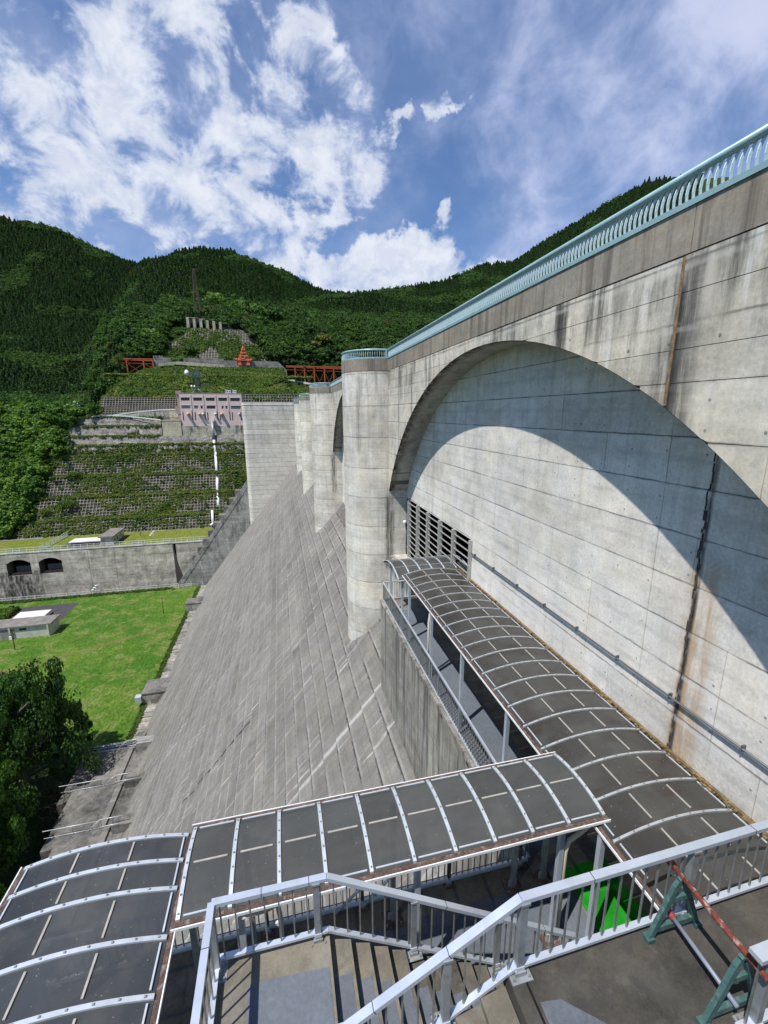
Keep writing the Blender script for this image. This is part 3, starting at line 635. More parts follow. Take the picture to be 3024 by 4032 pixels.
r5 = thing('walkway_railing', 'railing seen under the cross canopy along the outer edge of the stair tower floor', 'railing', (0, 7.1, -10.3))
rail(r5, [(-4.7, 7.12, -9.2), (5.1, 7.12, -9.2)], [(0, t_) for t_ in (.02, .2, .4, .60, .80, .98)], pitch=.14, w=.06, postw=.06, pick=.02, pm='rustg')
pbox('kick_plate', M['white'], r5, (-4.7, 7.09, -10.22), (5.1, 7.15, -10.12))
ptube('brace', M['alu'], r5, [(.6, 7.05, -10.2), (1.7, 7.05, -9.2)], .03, 6); ptube('brace', M['alu'], r5, [(2.2, 7.05, -9.2), (1.2, 7.05, -10.2)], .03, 6)

# ---------------------------------------------------------------- barrel-vault canopies
def canopy(t, axis, ribs, c0, c1, ze, rise, npan, m, edge='rustg', rw=.03, rmin=-99, rib='rib'):
    """ribs: positions along the axis; c0..c1 across"""
    def P(a, u, dz=0.0):
        c = c0+(c1-c0)*u; z = ze+rise*(1-(2*u-1)**2)+dz
        return (c, a, z) if axis == 'Y' else (a, c, z)
    A0, A1 = min(ribs), max(ribs)
    for a in ribs:
        if a < rmin: continue
        b = MB(); us = np.linspace(0, 1, 15)
        i = len(b.v)
        for u in us:
            for (da, dz) in ((-rw, .0), (rw, .0), (rw, .04), (-rw, .04)): b.v.append(P(a+da, u, dz))
        for k in range(14):
            for j in range(4): b.f.append((i+4*k+j, i+4*k+(j+1) % 4, i+4*k+4+(j+1) % 4, i+4*k+4+j))
        b.f += [(i+3, i+2, i+1, i), (i+56, i+57, i+58, i+59)]
        b.build('rib', M[rib], t)
        bo = MB()
        for u in np.linspace(.04, .96, 3+2*npan):
            q = Vector(P(a, u, .047)); bo.box(q-Vector((.012, .012, 0)), q+Vector((.012, .012, .012)))
        tag(bo.build('rib_bolts', M['alu_dark'], t), kind='stuff')
    srt = sorted(ribs)
    for a, c in zip(srt[:-1], srt[1:]):
        for k in range(npan):
            u0, u1 = k/npan, (k+1)/npan; b = MB(); us = np.linspace(u0, u1, 6); i = 0
            for aa in (a+.03, c-.03):
                for u in us: b.v.append(P(aa, u, .012))
                for u in us: b.v.append(P(aa, u, .0))
            for j in range(5):
                b.f.append((j, j+1, 12+j+1, 12+j)); b.f.append((6+j+1, 6+j, 18+j, 18+j+1))
            b.build('roof_pane', m, t, smooth=False)
        L = c-a
        for k in range(1, npan):
            u = k/npan; q0, q1 = Vector(P(a+.14*L, u, .026)), Vector(P(c-.14*L, u, .026)); pbar('seam_strip', M['strip'], t, q0, q1, .030, .018)
        for u, s in ((.025, 1), (.975, -1)):
            q0, q1 = Vector(P(a+.1*L, u, .03)), Vector(P(c-.1*L, u, .03)); pbar('edge_strip', M['rib'], t, q0, q1, .025, .02)
    for u, s, cc in ((0, -1, c0), (1, 1, c1)):
        sg = s if c1 > c0 else -s
        def G(a, off, dz): return (cc+sg*off, a, ze+dz) if axis == 'Y' else (a, cc+sg*off, ze+dz)
        pbar('gutter', M[edge] if s < 0 or edge != 'moss' else M['moss'], t, G(A0-.06, .035, -.045), G(A1+.06, .035, -.045), .075, .09)
        pbar('gutter_lip', M['white'], t, G(A0-.08, .095, -.02), G(A1+.08, .085, -.03), .018, .05)
def lathe(x, y, z0, z1, w=.1): return (x-w/2, y-w/2, z0), (x+w/2, y+w/2, z1)

c1t = thing('walkway_canopy', 'long smoked barrel-vault canopy running along the inner wall over the walkway', 'canopy', (6.7, 12, -10.3))
canopy(c1t, 'Y', [2.86+.746*k for k in range(22)], 5.37, 8.02, -7.45, .19, 3, M['paneb'], 'rustg', .022, 5.0, 'ribd')
pbar('wall_gutter', M['moss'], c1t, (8.10, 2.8, -7.44), (8.10, 18.6, -7.44), .07, .14)
for y in (17.6, 14.65, 11.7, 8.8, 5.35): lo, hi = lathe(5.36, y, -10.3, -7.52); pbox('post', M['alu'], c1t, lo, hi)
for y in (16.0, 13.1, 10.2): pbox('tie_beam', M['alu'], c1t, (5.36, y-.03, -7.60), (8.1, y+.03, -7.54))
ptube('drain_pipe', M['cream'], c1t, [(5.40, 14.85, -7.5), (5.36, 14.85, -7.7), (5.30, 14.8, -8.0), (5.29, 14.78, -8.4), (5.29, 14.78, -10.3)], .045, 8)
c4t = thing('walkway_canopy', 'short smoked canopy crossing the far end of the walkway below the louvred screen', 'canopy', (6.8, 20, -10.3))
canopy(c4t, 'X', [5.07+.615*k for k in range(7)], 21.2, 18.45, -7.62, .30, 3, M['pane'], 'rustg')
for y in (20.7, 18.5): lo, hi = lathe(5.27, y, -10.3, -7.68, .09); pbox('post', M['alu'], c4t, lo, hi)
c2t = thing('walkway_canopy', 'smoked canopy crossing the view over the stair tower, two panes wide', 'canopy', (1.8, 6.2, -10.3))
canopy(c2t, 'X', [-1.86+.735*k for k in range(11)], 5.50, 7.02, -7.33, .115, 2, M['pane'], 'rustg')
for (x, y) in ((-1.0, 6.72), (1.75, 6.72), (4.5, 6.72), (5.25, 6.72), (-1.0, 5.62), (1.9, 5.62), (4.72, 5.62)):
    lo, hi = lathe(x, y, -10.3, -7.4, .095); pbox('post', M['alu_dark'] if y > 6 else M['alu'], c2t, lo, hi)
    pbox('base_plate', M['rustg'], c2t, (x-.2, y-.17, -10.3), (x+.2, y+.17, -10.275)); pbox('base_gusset', M['strip'], c2t, (x-.10, y-.012, -10.275), (x+.10, y+.012, -10.1))
    b = MB()
    for sx in (-.15, .15):
        for sy in (-.12, .12): b.tube([(x+sx, y+sy, -10.275), (x+sx, y+sy, -10.235)], .018, 6)
    b.build('anchor_bolts', M['steel'], c2t)
ptube('drain_pipe', M['cream'], c2t, [(5.15, 5.47, -7.42), (5.05, 5.52, -7.6), (4.88, 5.6, -7.85), (4.84, 5.62, -8.1), (4.84, 5.62, -10.3)], .042, 8)
ptube('drain_pipe', M['cream'], c2t, [(-.95, 5.44, -7.45), (-.6, 5.6, -7.65), (-.45, 5.75, -7.8), (-.42, 5.8, -8.2), (-.42, 5.8, -10.3)], .042, 8)
c3t = thing('walkway_canopy', 'wide smoked canopy at the lower left corner, three panes across', 'canopy', (-3.2, 4, -10.3))
canopy(c3t, 'Y', [6.93, 6.47, 6.01, 5.33, 4.66, 3.98, 3.3, 2.62, 1.94], -4.50, -1.97, -7.36, .17, 3, M['paned'], 'rustg')
for y in (6.6, 4.3, 2.2):
    for x in (-4.45, -2.0): lo, hi = lathe(x, y, -10.3, -7.42, .095); pbox('post', M['alu_dark'], c3t, lo, hi)

b = MB()
for y in np.arange(3, 18.6, .06):
    if RNG.uniform() < .35+.5*(y < 9): 
        s_ = RNG.uniform(.012, .04); x_ = 8.03+RNG.normal()*.035; b.box((x_-s_, y-s_, -7.40), (x_+s_, y+s_, -7.395+s_*1.2))
tag(b.build('gutter_debris', M['moss'], c1t), kind='stuff')
# green mat, blue bin, barrier
gm = thing('green_mat', 'bright green turf mat lying on the walkway floor under the near railing', 'mat', (6.3, 6.2, -10.3))
pbox('mat_sheet', M['green'], gm, (5.80, 5.30, -10.298), (6.92, 6.78, -10.262)); pbox('mat_edge', M['sidegreen'], gm, (5.775, 5.30, -10.298), (5.798, 6.78, -10.258))
def aframe(t, x, y):
    z0 = -6.37
    for s, xf in ((-1, -.36), (1, .36)):
        pts = [(x+xf, y, z0+.01), (x+xf*.55, y, z0+.42), (x+xf*.22, y, z0+.74), (x+xf*.08, y, z0+.82), (x, y, z0+.84)]
        b = MB()
        for p, q in zip(pts[:-1], pts[1:]): b.bar(p, q, .075, .05, (0, 1, 0))
        b.build('leg', M['teald'], t)
        pbox('foot', M['teald'], t, (x+xf-.05, y-.05, z0), (x+xf+.05, y+.05, z0+.06))
    pbar('cross_bar', M['teald'], t, (x-.30, y+.003, z0+.15), (x+.30, y+.003, z0+.15), .05, .07); pbar('cross_bar', M['teald'], t, (x-.16, y+.003, z0+.55), (x+.16, y+.003, z0+.55), .04, .07)
af1 = thing('trestle_stand', 'worn teal A-frame barrier support standing against the near railing', 'barrier', (4.46, 3.2, -6.37), 'A-frames of the pipe barrier'); aframe(af1, 4.46, 3.20)
af2 = thing('trestle_stand', 'worn teal A-frame barrier support cut by the bottom right corner of the view', 'barrier', (4.46, 2.38, -6.37), 'A-frames of the pipe barrier'); aframe(af2, 4.40, 2.42)
p1 = thing('barrier_pipe', 'red and white flaking rusty pipe lying across the tops of the two teal frames', 'pipe', (4.46, 2.8, -5.5))
ptube('pipe_shaft', M['rustpipe'], p1, [(4.47, 3.36, -5.50), (4.42, 2.2, -5.50)], .032, 10); ptube('pipe_end', M['redcap'], p1, [(4.475, 3.44, -5.50), (4.47, 3.33, -5.50)], .045, 10)
p2 = thing('barrier_pipe', 'smooth grey blue pipe lying low between the two teal frames', 'pipe', (4.42, 2.8, -6.15))
ptube('pipe_shaft', M['bluepipe'], p2, [(4.44, 3.22, -6.14), (4.38, 2.36, -6.14)], .026, 10); ptube('pipe_end', M['redcap'], p2, [(4.445, 3.30, -6.14), (4.44, 3.19, -6.14)], .042, 10)

# ---------------------------------------------------------------- valley floor: lawn, toe, platforms, basin
def sheet(name, m, x0, x1, y0, y1, z, kind='structure'):
    b = MB(); b.poly([(x0, y0, z), (x1, y0, z), (x1, y1, z), (x0, y1, z)]); return tag(b.build(name, m), kind=kind)
sheet('ground', M['hill'], -2500, 2500, -2500, 2500, -74)
sheet('valley_ground', M['hill'], -260, -20, -60, 147, -56.6)
sheet('lawn', M['lawn'], -150, -28.45, 74, 147, -56)
tag(pbox('toe_strip', M['core'], None, (-28.44, 70, -57), (-25.6, 147, -56.1)), kind='structure'); ts = bpy.data.objects['toe_strip']
y = 71.0
while y < 146:
    d = RNG.uniform(.7, 1.5); w_ = RNG.uniform(0, .35)
    link_o = pbox('toe_stone', M['toe'], ts, (-28.35+w_*.4, y, -56.2), (-26.2, y+d-.08, -55.95+RNG.uniform(0, .14))); y += d
for (y0, y1, lab) in ((126.5, 130.3, 'small concrete outlet block by the dam toe far across the lawn'), (84.0, 88.6, 'concrete outlet block with a pale cap by the dam toe, nearer corner of the lawn')):
    t = thing('outlet_block', lab, 'concrete block', (-27, y0, -56)); pbox('block', M['sidewall'], t, (-29.0, y0, -56.1), (-24.5, y1, -53.6)); pbox('block_top', M['platform'], t, (-29.1, y0-.1, -53.6), (-24.2, y1+.1, -53.4))
    if y0 < 100: pbox('cap', M['rib'], t, (-30.2, y0-.5, -55.0), (-29.1, y0+.6, -53.8))
# stepped platforms at the toe with their rails
tops = [(-32.4, 58.0, 67.4, -52.0), (-30.0, 49.0, 58.0, -50.0), (-27.6, 38.0, 49.0, -48.0)]
lab = ['weathered concrete platform at the dam toe next to the lawn, lowest of the three steps', 'weathered concrete platform at the dam toe, middle of the three steps', 'weathered concrete platform at the dam toe just beyond the corner canopy, highest of the steps']
for i, (x0, y0, y1, z) in enumerate(tops):
    t = thing('toe_platform', lab[i], 'platform', (x0, y0, z)); pbox('platform_slab', M['platform'], t, (x0, y0+.02, -60), (-18, y1, z))
    xr = (z+22.32)/1.27; pbox('gutter_curb', M['face'], t, (xr-2.6, y0+.02, z), (xr-1.9, y1-.5, z+.25))
    pbox('upper_step', M['platform'], t, (xr-1.4, y1-1.5, z), (xr+1.5, y1-.1, z+1.2))
    if i == 0: pbox('shade_wall', M['sidewall'], t, (xr-1.2, y1-1.6, z), (xr+2, y1-.1, z+1.6))
    t2 = thing('platform_rail', ['pale pipe rail', 'pale pipe rail'][0]+[' beside the lawn on the lowest toe platform', ' on the edge of the middle toe platform', ' on the edge of the highest toe platform'][i], 'railing', (x0, y1-.3, z))
    for h in (1.1, .1): ptube('rail_bar', M['rib'], t2, [(x0-1.5, y1-.3, z+h), (xr-2.6, y1-.3, z+h)], .045 if h > 1 else .035, 6)
    for h in (2.2, 1.2): ptube('rail_bar', M['rib'], t2, [(xr-2.5, y1-1.3, z+h-.8*(0)), (xr-.0, y1-1.3, z+h)], .045, 6)
    ptube('rail_bar', M['rib'], t2, [(xr-4.0, y1-1.4, z+.9), (xr-2.5, y1-1.3, z+2.2)], .03, 6)
    for x in np.arange(x0-.5, xr-2.6, 2.0): ptube('post', M['steel'], t2, [(x, y1-.3, z), (x, y1-.3, z+1.1)], .03, 6)
    for x in (xr-2.4, xr-1.2): ptube('post', M['steel'], t2, [(x, y1-1.3, z+1.2), (x, y1-1.3, z+2.2)], .03, 6)
for j, (yy_, zz_) in enumerate(((69.2, -53.4), (70.8, -54.6))):
    t2 = thing('platform_rail', ['double pipe rail between the lowest platform and the lawn', 'farthest pipe rail, right at the edge of the lawn'][j], 'railing', (-30, yy_, zz_-1))
    for h in (1.1, .55, 0): ptube('rail_bar', M['rib'], t2, [(-34, yy_, zz_+h), (-26, yy_, zz_+h)], .045, 6)
    for x in np.arange(-33.5, -26, 2): ptube('post', M['steel'], t2, [(x, yy_, zz_-.9), (x, yy_, zz_+1.1)], .03, 6)
tag(pbox('lower_yard', M['platform'], None, (-33, 67.42, -56.5), (-24, 73.9, -55.9)), kind='structure')

# basin beyond the lawn
sheet('basin_floor', M['basin'], -260, -30, 147, 156, -66)
bw = thing('basin_wall', 'stained concrete wall of the stilling basin with two dark arched openings', 'wall', (-60, 155, -56))
ops = [(-86.6, -80.0), (-77.7, -71.2)]
out = [(-240, -66), (-240, -43.05), (-27.5, -43.05), (-40, -66)]
def holewall(b, x0, x1):
    pass
b = MB(); xs = [-240, -86.6, -80.0, -77.7, -71.2, -37.6, -36.4, -26.0]
def wallbox(x0, x1, z0, z1): b.box((x0, 155.05, z0), (x1, 159, z1))
wallbox(-240, -86.6, -66, -43.1); wallbox(-80.0, -77.7, -66, -43.1); wallbox(-71.2, -37.3, -66, -43.1); wallbox(-36.6, -26, -66, -43.1)
for (a, c) in ops:
    wallbox(a, c, -66, -50.3)
    xx = np.linspace(a, c, 13); mid = (a+c)/2
    top = [(x, -46.3+1.25*(1-((x-mid)/((c-a)/2))**2)) for x in xx]
    b.prism([(c, -43.1), (a, -43.1)]+top, 155.05, 159, 1)
b.build('wall_core', M['core'], bw)
zl = [-66, -62.5, -60.0, -57.5, -55, -52.5, -50.3, -46.3, -43.05]
xl = [-100, -93, -86.6, -80.0, -77.7, -71.2, -63.4, -55.6, -46.5, -37.5]
for i in range(len(xl)-1):
    for j in range(len(zl)-1):
        x0, x1, z0, z1 = xl[i]+.03, xl[i+1]-.03, zl[j]+.03, zl[j+1]-.03
        isop = any(abs(x0-a) < .1 for a, c in ops)
        if isop and j == 6: continue
        if isop and j == 7:
            a, c = xl[i], xl[i+1]; mid = (a+c)/2; bb = MB(); xx = np.linspace(a+.03, c-.03, 11)
            bb.prism([(x1, z1), (x0, z1)]+[(x, -46.3+1.25*(1-((x-mid)/((c-a)/2))**2)) for x in xx], 155, 155.2, 1); bb.build('wall_panel', M['basin'], bw); continue
        pbox('wall_panel', M['basin'], bw, (x0, 155+RNG.uniform(-.02, .02), z0), (x1, 155.2, z1))
for j in range(len(zl)-1): pbox('wall_panel', M['basin'], bw, (-36.5, 155.0, zl[j]+.03), (-26, 155.2, zl[j+1]-.03))
bb = MB(); bb.prism([(-37.9, -43.0), (-37.4, -43.0), (-36.7, -52), (-36.0, -60), (-38.0, -60), (-37.9, -50)], 155.1, 155.3, 1); bb.build('wall_crack', M['tar'], bw)
bb = MB(); bb.prism([(-37.6, -44.0), (-37.3, -44.5), (-36.2, -51), (-35.2, -55.0), (-35.6, -56.5), (-36.6, -56.8), (-37.0, -50)], 154.97, 155.3, 1); bb.build('wall_crack', M['tar'], bw)
for (a, c) in ops:
    pbox('opening_recess', M['dark'], bw, (a-.5, 158.6, -51), (c+.5, 158.8, -44)); pbox('gate', M['redgate'], bw, (a+.02, 155.6, -50.28), (c-.02, 156.0, -49.6))
    pbox('opening_panel', M['core'], bw, (a+1.2, 157.5, -50.3), (c-.6, 157.8, -47.9))
    for q in range(4): pbox('gate_block', M['redgate'], bw, (a+.8+q*1.45, 155.3, -50.28), (a+1.7+q*1.45, 155.6, -49.9))
wc = thing('wall_coping', 'thin concrete ledge along the top of the basin wall', 'coping', (-60, 155, -43)); pbox('coping', M['sidewall'], wc, (-100, 154.9, -43.05), (-27.2, 156.4, -42.92))

def fence(label, p, q, h, pitch, m1='white', m2='meshwhite', low=0.0):
    t = thing('fence', label, 'fence', p); p, q = Vector(p), Vector(q); n = max(1, int((q-p).length/pitch))
    for hh in (h, h*.5, .08): pbar('rail_bar', M[m1], t, p+Vector((0, 0, hh)), q+Vector((0, 0, hh)), .07, .09)
    for i in range(n+1):
        c = p+(q-p)*(i/n); pbox('post', M[m1], t, (c.x-.06, c.y-.06, c.z-.1), (c.x+.06, c.y+.06, c.z+h+.05))
    b = MB(); N = int((q-p).length/.35)
    for i in range(N):
        c = p+(q-p)*((i+.5)/N); b.box((c.x-.022, c.y-.022, c.z+.05), (c.x+.022, c.y+.022, c.z+h))
    tag(b.build('fence_wires', M[m2], t), kind='stuff'); return t
fence('long white railing between the lower lawn and the basin', (-100, 146.8, -56), (-35.2, 146.8, -56), 1.45, 2.15)
fence('short kinked white railing where the basin meets the side wall', (-35.0, 146.6, -56.2), (-31.3, 147.2, -56.2), 1.2, 1.2)
fence('white railing on top of the basin wall', (-100, 156.0, -42.9), (-27.0, 156.0, -42.9), 1.4, 1.9)
fence('white fence running back across the upper lawn', (-77.0, 156.2, -42.9), (-76.6, 176.0, -42.9), 1.5, 1.9)
sheet('upper_lawn', M['lawn2'], -160, -22, 156.4, 175.5, -42.95)
sheet('upper_path', M['rooftar'], -160, -84, 172.2, 174.6, -42.93)
sheet('asphalt_pad', M['asphalt'], -79.5, -62.2, 126.4, 141.6, -55.99); sheet('asphalt_pad', M['asphalt'], -72.5, -55.0, 157.8, 165.0, -42.93)
def hut(label, x0, x1, y0, y1, z, h, ov=.4):
    t = thing('concrete_hut', label, 'hut', ((x0+x1)/2, (y0+y1)/2, z)); pbox('wall', M['hut'], t, (x0, y0, z), (x1, y1, z+h)); pbox('roof', M['rooftar'], t, (x0-ov, y0-ov, z+h), (x1+ov, y1+ov, z+h+.35)); return t
h1 = hut('long flat-roofed concrete hut on the lower lawn at the left edge', -92, -60.6, 120.6, 125.2, -56, 3.1)
for x in (-61.0, -69.5, -78): pbox('buttress', M['hut'], h1, (x-.18, 120.15, -56), (x+.18, 120.6, -52.9))
for (x0, x1, z0, z1) in ((-67.5, -65.9, -53.9, -53.3), (-74.2, -72.6, -53.9, -53.3), (-77, -75, -56, -53.6)): pbox('window', M['glass'], h1, (x0, 120.56, z0), (x1, 120.61, z1))
pbox('door', M['sidewall'], h1, (-72.0, 120.5, -56), (-68.6, 120.62, -53.4))
h2 = hut('small flat-roofed hut on the upper lawn', -60.2, -56.6, 158.0, 169.0, -42.9, 2.7, .5)
for y in (159.5, 162.0, 165.0): pbox('window', M['glass'], h2, (-56.62, y, -41.9), (-56.56, y+.9, -41.0))
pbox('door', M['pinkd'], h2, (-60.0, 157.94, -42.9), (-58.9, 158.0, -41.0))
s1 = thing('white_slab', 'bright white concrete slab behind the long hut on the lower lawn', 'slab', (-70, 133, -56)); pbox('slab', M['whiteslab'], s1, (-74.6, 126.2, -55.9), (-66.8, 135.4, -54.9))
s2 = thing('white_slab', 'low white flat roof beside the small hut on the upper lawn', 'slab', (-66, 162, -43)); pbox('slab', M['whiteslab'], s2, (-70.6, 160.0, -42.0), (-60.6, 165.0, -41.7)); pbox('slab_support', M['dark'], s2, (-70.2, 160.4, -42.9), (-60.9, 164.6, -42.01))
def pole(label, x, y, z, h, box=False):
    t = thing('pole', label, 'pole', (x, y, z)); ptube('shaft', M['woodpole'], t, [(x, y, z), (x, y, z+h)], .09, 8)
    if box: pbox('meter_box', M['white'], t, (x-.7, y-.15, z+h*.62), (x-.1, y+.15, z+h*.8)); pbox('cross_arm', M['woodpole'], t, (x-.6, y-.05, z+h*.86), (x+.5, y+.05, z+h*.9))
    else: pbox('cap', M['rustg'], t, (x-.14, y-.14, z+h), (x+.14, y+.14, z+h+.1))
pole('lone dark pole in the middle of the lower lawn', -35.1, 126.8, -56, 4.8); pole('dark pole with a white meter box in front of the long hut', -65.6, 114.2, -56, 4.6, True)
pole('thin pole standing on the upper lawn beside the small hut', -50.6, 167, -42.9, 4.0)
def speaker(label, x, y, z):
    t = thing('siren_post', label, 'warning siren', (x, y, z)); ptube('post', M['alu'], t, [(x, y, z), (x, y, z+2.6)], .07, 8)
    for i, (a, h) in enumerate(((.5, 3.4), (-.1, 2.7), (-.6, 2.1))):
        b = MB(); b.tube([(x+a-.5, y, z+h-.25), (x+a, y, z+h), (x+a+.35, y, z+h+.18)], [.3, .12, .05], 8); b.build('horn', M['white'], t, True)
    ptube('ladder_rail', M['alu'], t, [(x-1.0, y, z+.6), (x+.9, y, z+3.6)], .04, 6)
speaker('white siren horns on a post at the fence of the lower lawn', -59.1, 146.2, -56); speaker('white siren horns on a post on the upper lawn by the wall', -44.5, 160.0, -42.9)

# ---------------------------------------------------------------- terrain of the left bank and the mountains
PROF = [(174.2, -43.0), (178.3, -38.3), (179.9, -38.3), (186.2, -31.1), (187.8, -31.1), (193.9, -24.1), (195.5, -24.1), (202.0, -16.6), (202.8, -16.6), (204.4, -12.9), (206.6, -12.9), (208.3, -9.3), (210.5, -9.3), (212.3, -5.2), (214.5, -5.2), (216.3, -1.4), (221.3, -1.4)]
PY, PZ = [p[0] for p in PROF], [p[1] for p in PROF]
C_AZ = [-30, -20, -17, -15, -13.6, -11.8, -9.87, -7.45, -4.06, .95, 6.26, 9.59, 13.5, 20, 25.5, 29, 33, 37.5, 41.6, 43.5, 55]
C_EL = [2, 5, 9.5, 12.5, 14.6, 15.9, 17.2, 18.0, 18.0, 16.4, 14.5, 14.2, 14.5, 15.4, 17.0, 17.0, 19.2, 21.0, 22.5, 22.3, 20.5]
L_AZ = [-60, -40, -24.67, -22.67, -20.56, -17.66, -13.64, -9, 0, 60]
L_EL = [16, 17, 17.4, 17.4, 17.3, 16.3, 15.4, 12, 4, 0]
def ss(a, b, x): t = min(1, max(0, (x-a)/(b-a))); return t*t*(3-2*t)
def nz3(x, y, s, k=0.0): return noise.noise(Vector((x*s, y*s, k)))
def terrain(X, Y):
    if Y < 174.2: return -43.4
    r = math.hypot(X, Y); az = math.degrees(math.atan2(X, Y))
    if Y <= 221.3: return float(np.interp(Y, PY, PZ))-.6
    w = ss(-20.5, -16.5, az)
    drop = (11*ss(3.5, 9, X)+5*ss(-71, -75, X))*ss(238, 262, Y)*(1-ss(301, 309, Y)) if Y < 310 else 0
    zr = math.tan(R(np.interp(az, C_AZ, C_EL)-.95))*r*(540/Y)
    zc = float(np.interp(Y, [221.3, 228, 255, 258, 296, 300, 303, 330, 345], [-1.9, 6.9, 18.6, 19, 26.8, 27.2, 32.5, 54, 63]))-drop
    if Y > 345:
        t = (Y-345)/(540-345); g = 63+(zr-63)*(t if t < 1 else 2-t if t < 2 else 0); gul = nz3(X, Y, .011, 3)*22+nz3(X, Y, .03, 5)*7
        zc = g+gul*min(1, (Y-345)/60)*(1-.75*ss(.75, 1.0, t)) if t < 1 else g
    zl0 = float(np.interp(Y, [221.3, 262, 330, 430, 560], [-1.9, -1.0, 12, 40, 95]))
    rl = math.tan(R(np.interp(az, L_AZ, L_EL)-.55))*r*(720/Y)
    if Y > 560:
        t = (Y-560)/160; zl = 95+(rl-95)*(t if t < 1 else max(0, 2-t)); zl += nz3(X, Y, .009, 9)*26*(1-.8*ss(.7, 1.0, min(t, 1)))
    else: zl = zl0+nz3(X, Y, .012, 2)*14*ss(240, 300, Y)
    zl = zl if az < -8 else -50
    base = w*zc+(1-w)*zl0 if Y <= 560 else w*zc+(1-w)*zl
    return max(base, zl if Y > 300 else base)
azs = np.radians(np.concatenate([np.linspace(-62, -31, 12), np.linspace(-30, 47, 190), np.linspace(49, 62, 6)]))
Ys = np.concatenate([[158, 174.3], np.linspace(176, 221.3, 30), np.linspace(222, 345, 46), np.linspace(350, 760, 90), np.linspace(790, 1000, 6)])
V, Fc = [], []
for Yv in Ys:
    for a in azs:
        X = math.tan(a)*Yv; V.append((X, Yv, terrain(X, Yv)-(.0 if Yv > 175 else .2)))
n = len(azs)
for i in range(len(Ys)-1):
    for j in range(n-1): Fc.append((i*n+j, i*n+j+1, (i+1)*n+j+1, (i+1)*n+j))
b = MB(); b.v = V; b.f = Fc; tag(b.build('hillside', M['hill'], smooth=True), kind='structure')
def hit(px, py, t0=150, t1=1100):
    """where the line of sight through a photo pixel meets the terrain"""
    r = ray(px, py); r = r/r[1]; Y = t0
    while Y < t1:
        if Y > 175 and r[2]*Y < terrain(r[0]*Y, Y): break
        Y += 1.0
    return Vector((r[0]*Y, Y, terrain(r[0]*Y, Y)))

# ---------------------------------------------------------------- cut slope: cribs, berms, shotcrete, road
LEFT = [(54, 2106), (111, 2045), (163, 1961), (193, 1877), (262, 1792), (262, 1756), (262, 1721), (298, 1684), (319, 1650)]
secs = [(PROF[2*i], PROF[2*i+1]) for i in range(8)]
def leftx(i, Y): return float(at_y(*LEFT[i], Y)[0])
crib_l = ['lowest concrete crib slope above the upper lawn', 'second concrete crib slope from the bottom', 'third concrete crib slope from the bottom', 'tallest concrete crib slope just under the bare shotcrete bands']
rock_l = ['lowest bare shotcrete band on the cut slope', 'second bare shotcrete band, level with the foot of the pink building', 'third shotcrete band, left of the pale annex', 'top shotcrete band right below the white guard rail']
cribpts = []
def crib(t, x0l, x1l, x0r, x1r, p, q, pitch=1.2, wd=.15):
    """beams over the slope quad; p=(Y,z) foot, q=(Y,z) head"""
    Yp, zp_ = p; Yq, zq = q; L = math.hypot(Yq-Yp, zq-zp_); nrm = Vector((0, -(zq-zp_), (Yq-Yp))).normalized()
    b = MB(); b.poly([(x0l, Yp, zp_-.25), (x0r, Yp, zp_-.25), (x1r, Yq+.2, zq-.12), (x1l, Yq+.2, zq-.12)]); b.build('crib_soil', M['cribsoil'], t)
    b = MB(); nv = int((max(x0r, x1r)-min(x0l, x1l))/pitch)
    for i in range(nv+1):
        x = min(x0l, x1l)+pitch*i; ta = 0.0
        if x < max(x0l, x1l) and x1l != x0l: 
            ta = (x-x0l)/(x1l-x0l)
            lo, hi = (0, min(1, ta)) if x1l > x0l else (max(0, ta), 1)
        else: lo, hi = 0, 1
        if hi-lo < .05: continue
        a = Vector((x, Yp+(Yq-Yp)*lo, zp_+(zq-zp_)*lo)); c = Vector((x, Yp+(Yq-Yp)*hi, zp_+(zq-zp_)*hi)); b.bar(a, c, wd, .32, nrm)
    m = max(1, int(L/pitch))
    for j in range(m+1):
        f = j/m; b.bar(Vector((x0l+(x1l-x0l)*f, Yp+(Yq-Yp)*f, zp_+(zq-zp_)*f))+nrm*.02, Vector((x0r+(x1r-x0r)*f, Yp+(Yq-Yp)*f, zp_+(zq-zp_)*f))+nrm*.02, wd, .32, nrm)
    tag(b.build('crib_beams', M['crib'], t), kind='stuff')
XR = [-25, -22, -19, -15, -12, -12, -49.5, -49.5]
for i in range(4):
    p, q = secs[i]; t = thing('crib_slope', crib_l[i], 'retaining slope', (-45, p[0], p[1]), 'crib slopes of the left bank')
    crib(t, leftx(i, p[0]), leftx(i+1, q[0]), XR[i], XR[i], p, q)
    pbox('berm', M['rockwall'], t, (leftx(i+1, q[0]), q[0]-.1, q[1]-.35), (XR[i], q[0]+1.6, q[1]+.06))
    pbox('berm_lip', M['crib'], t, (leftx(i+1, q[0]), q[0]-.22, q[1]-.1), (XR[i], q[0]-.02, q[1]+.22))
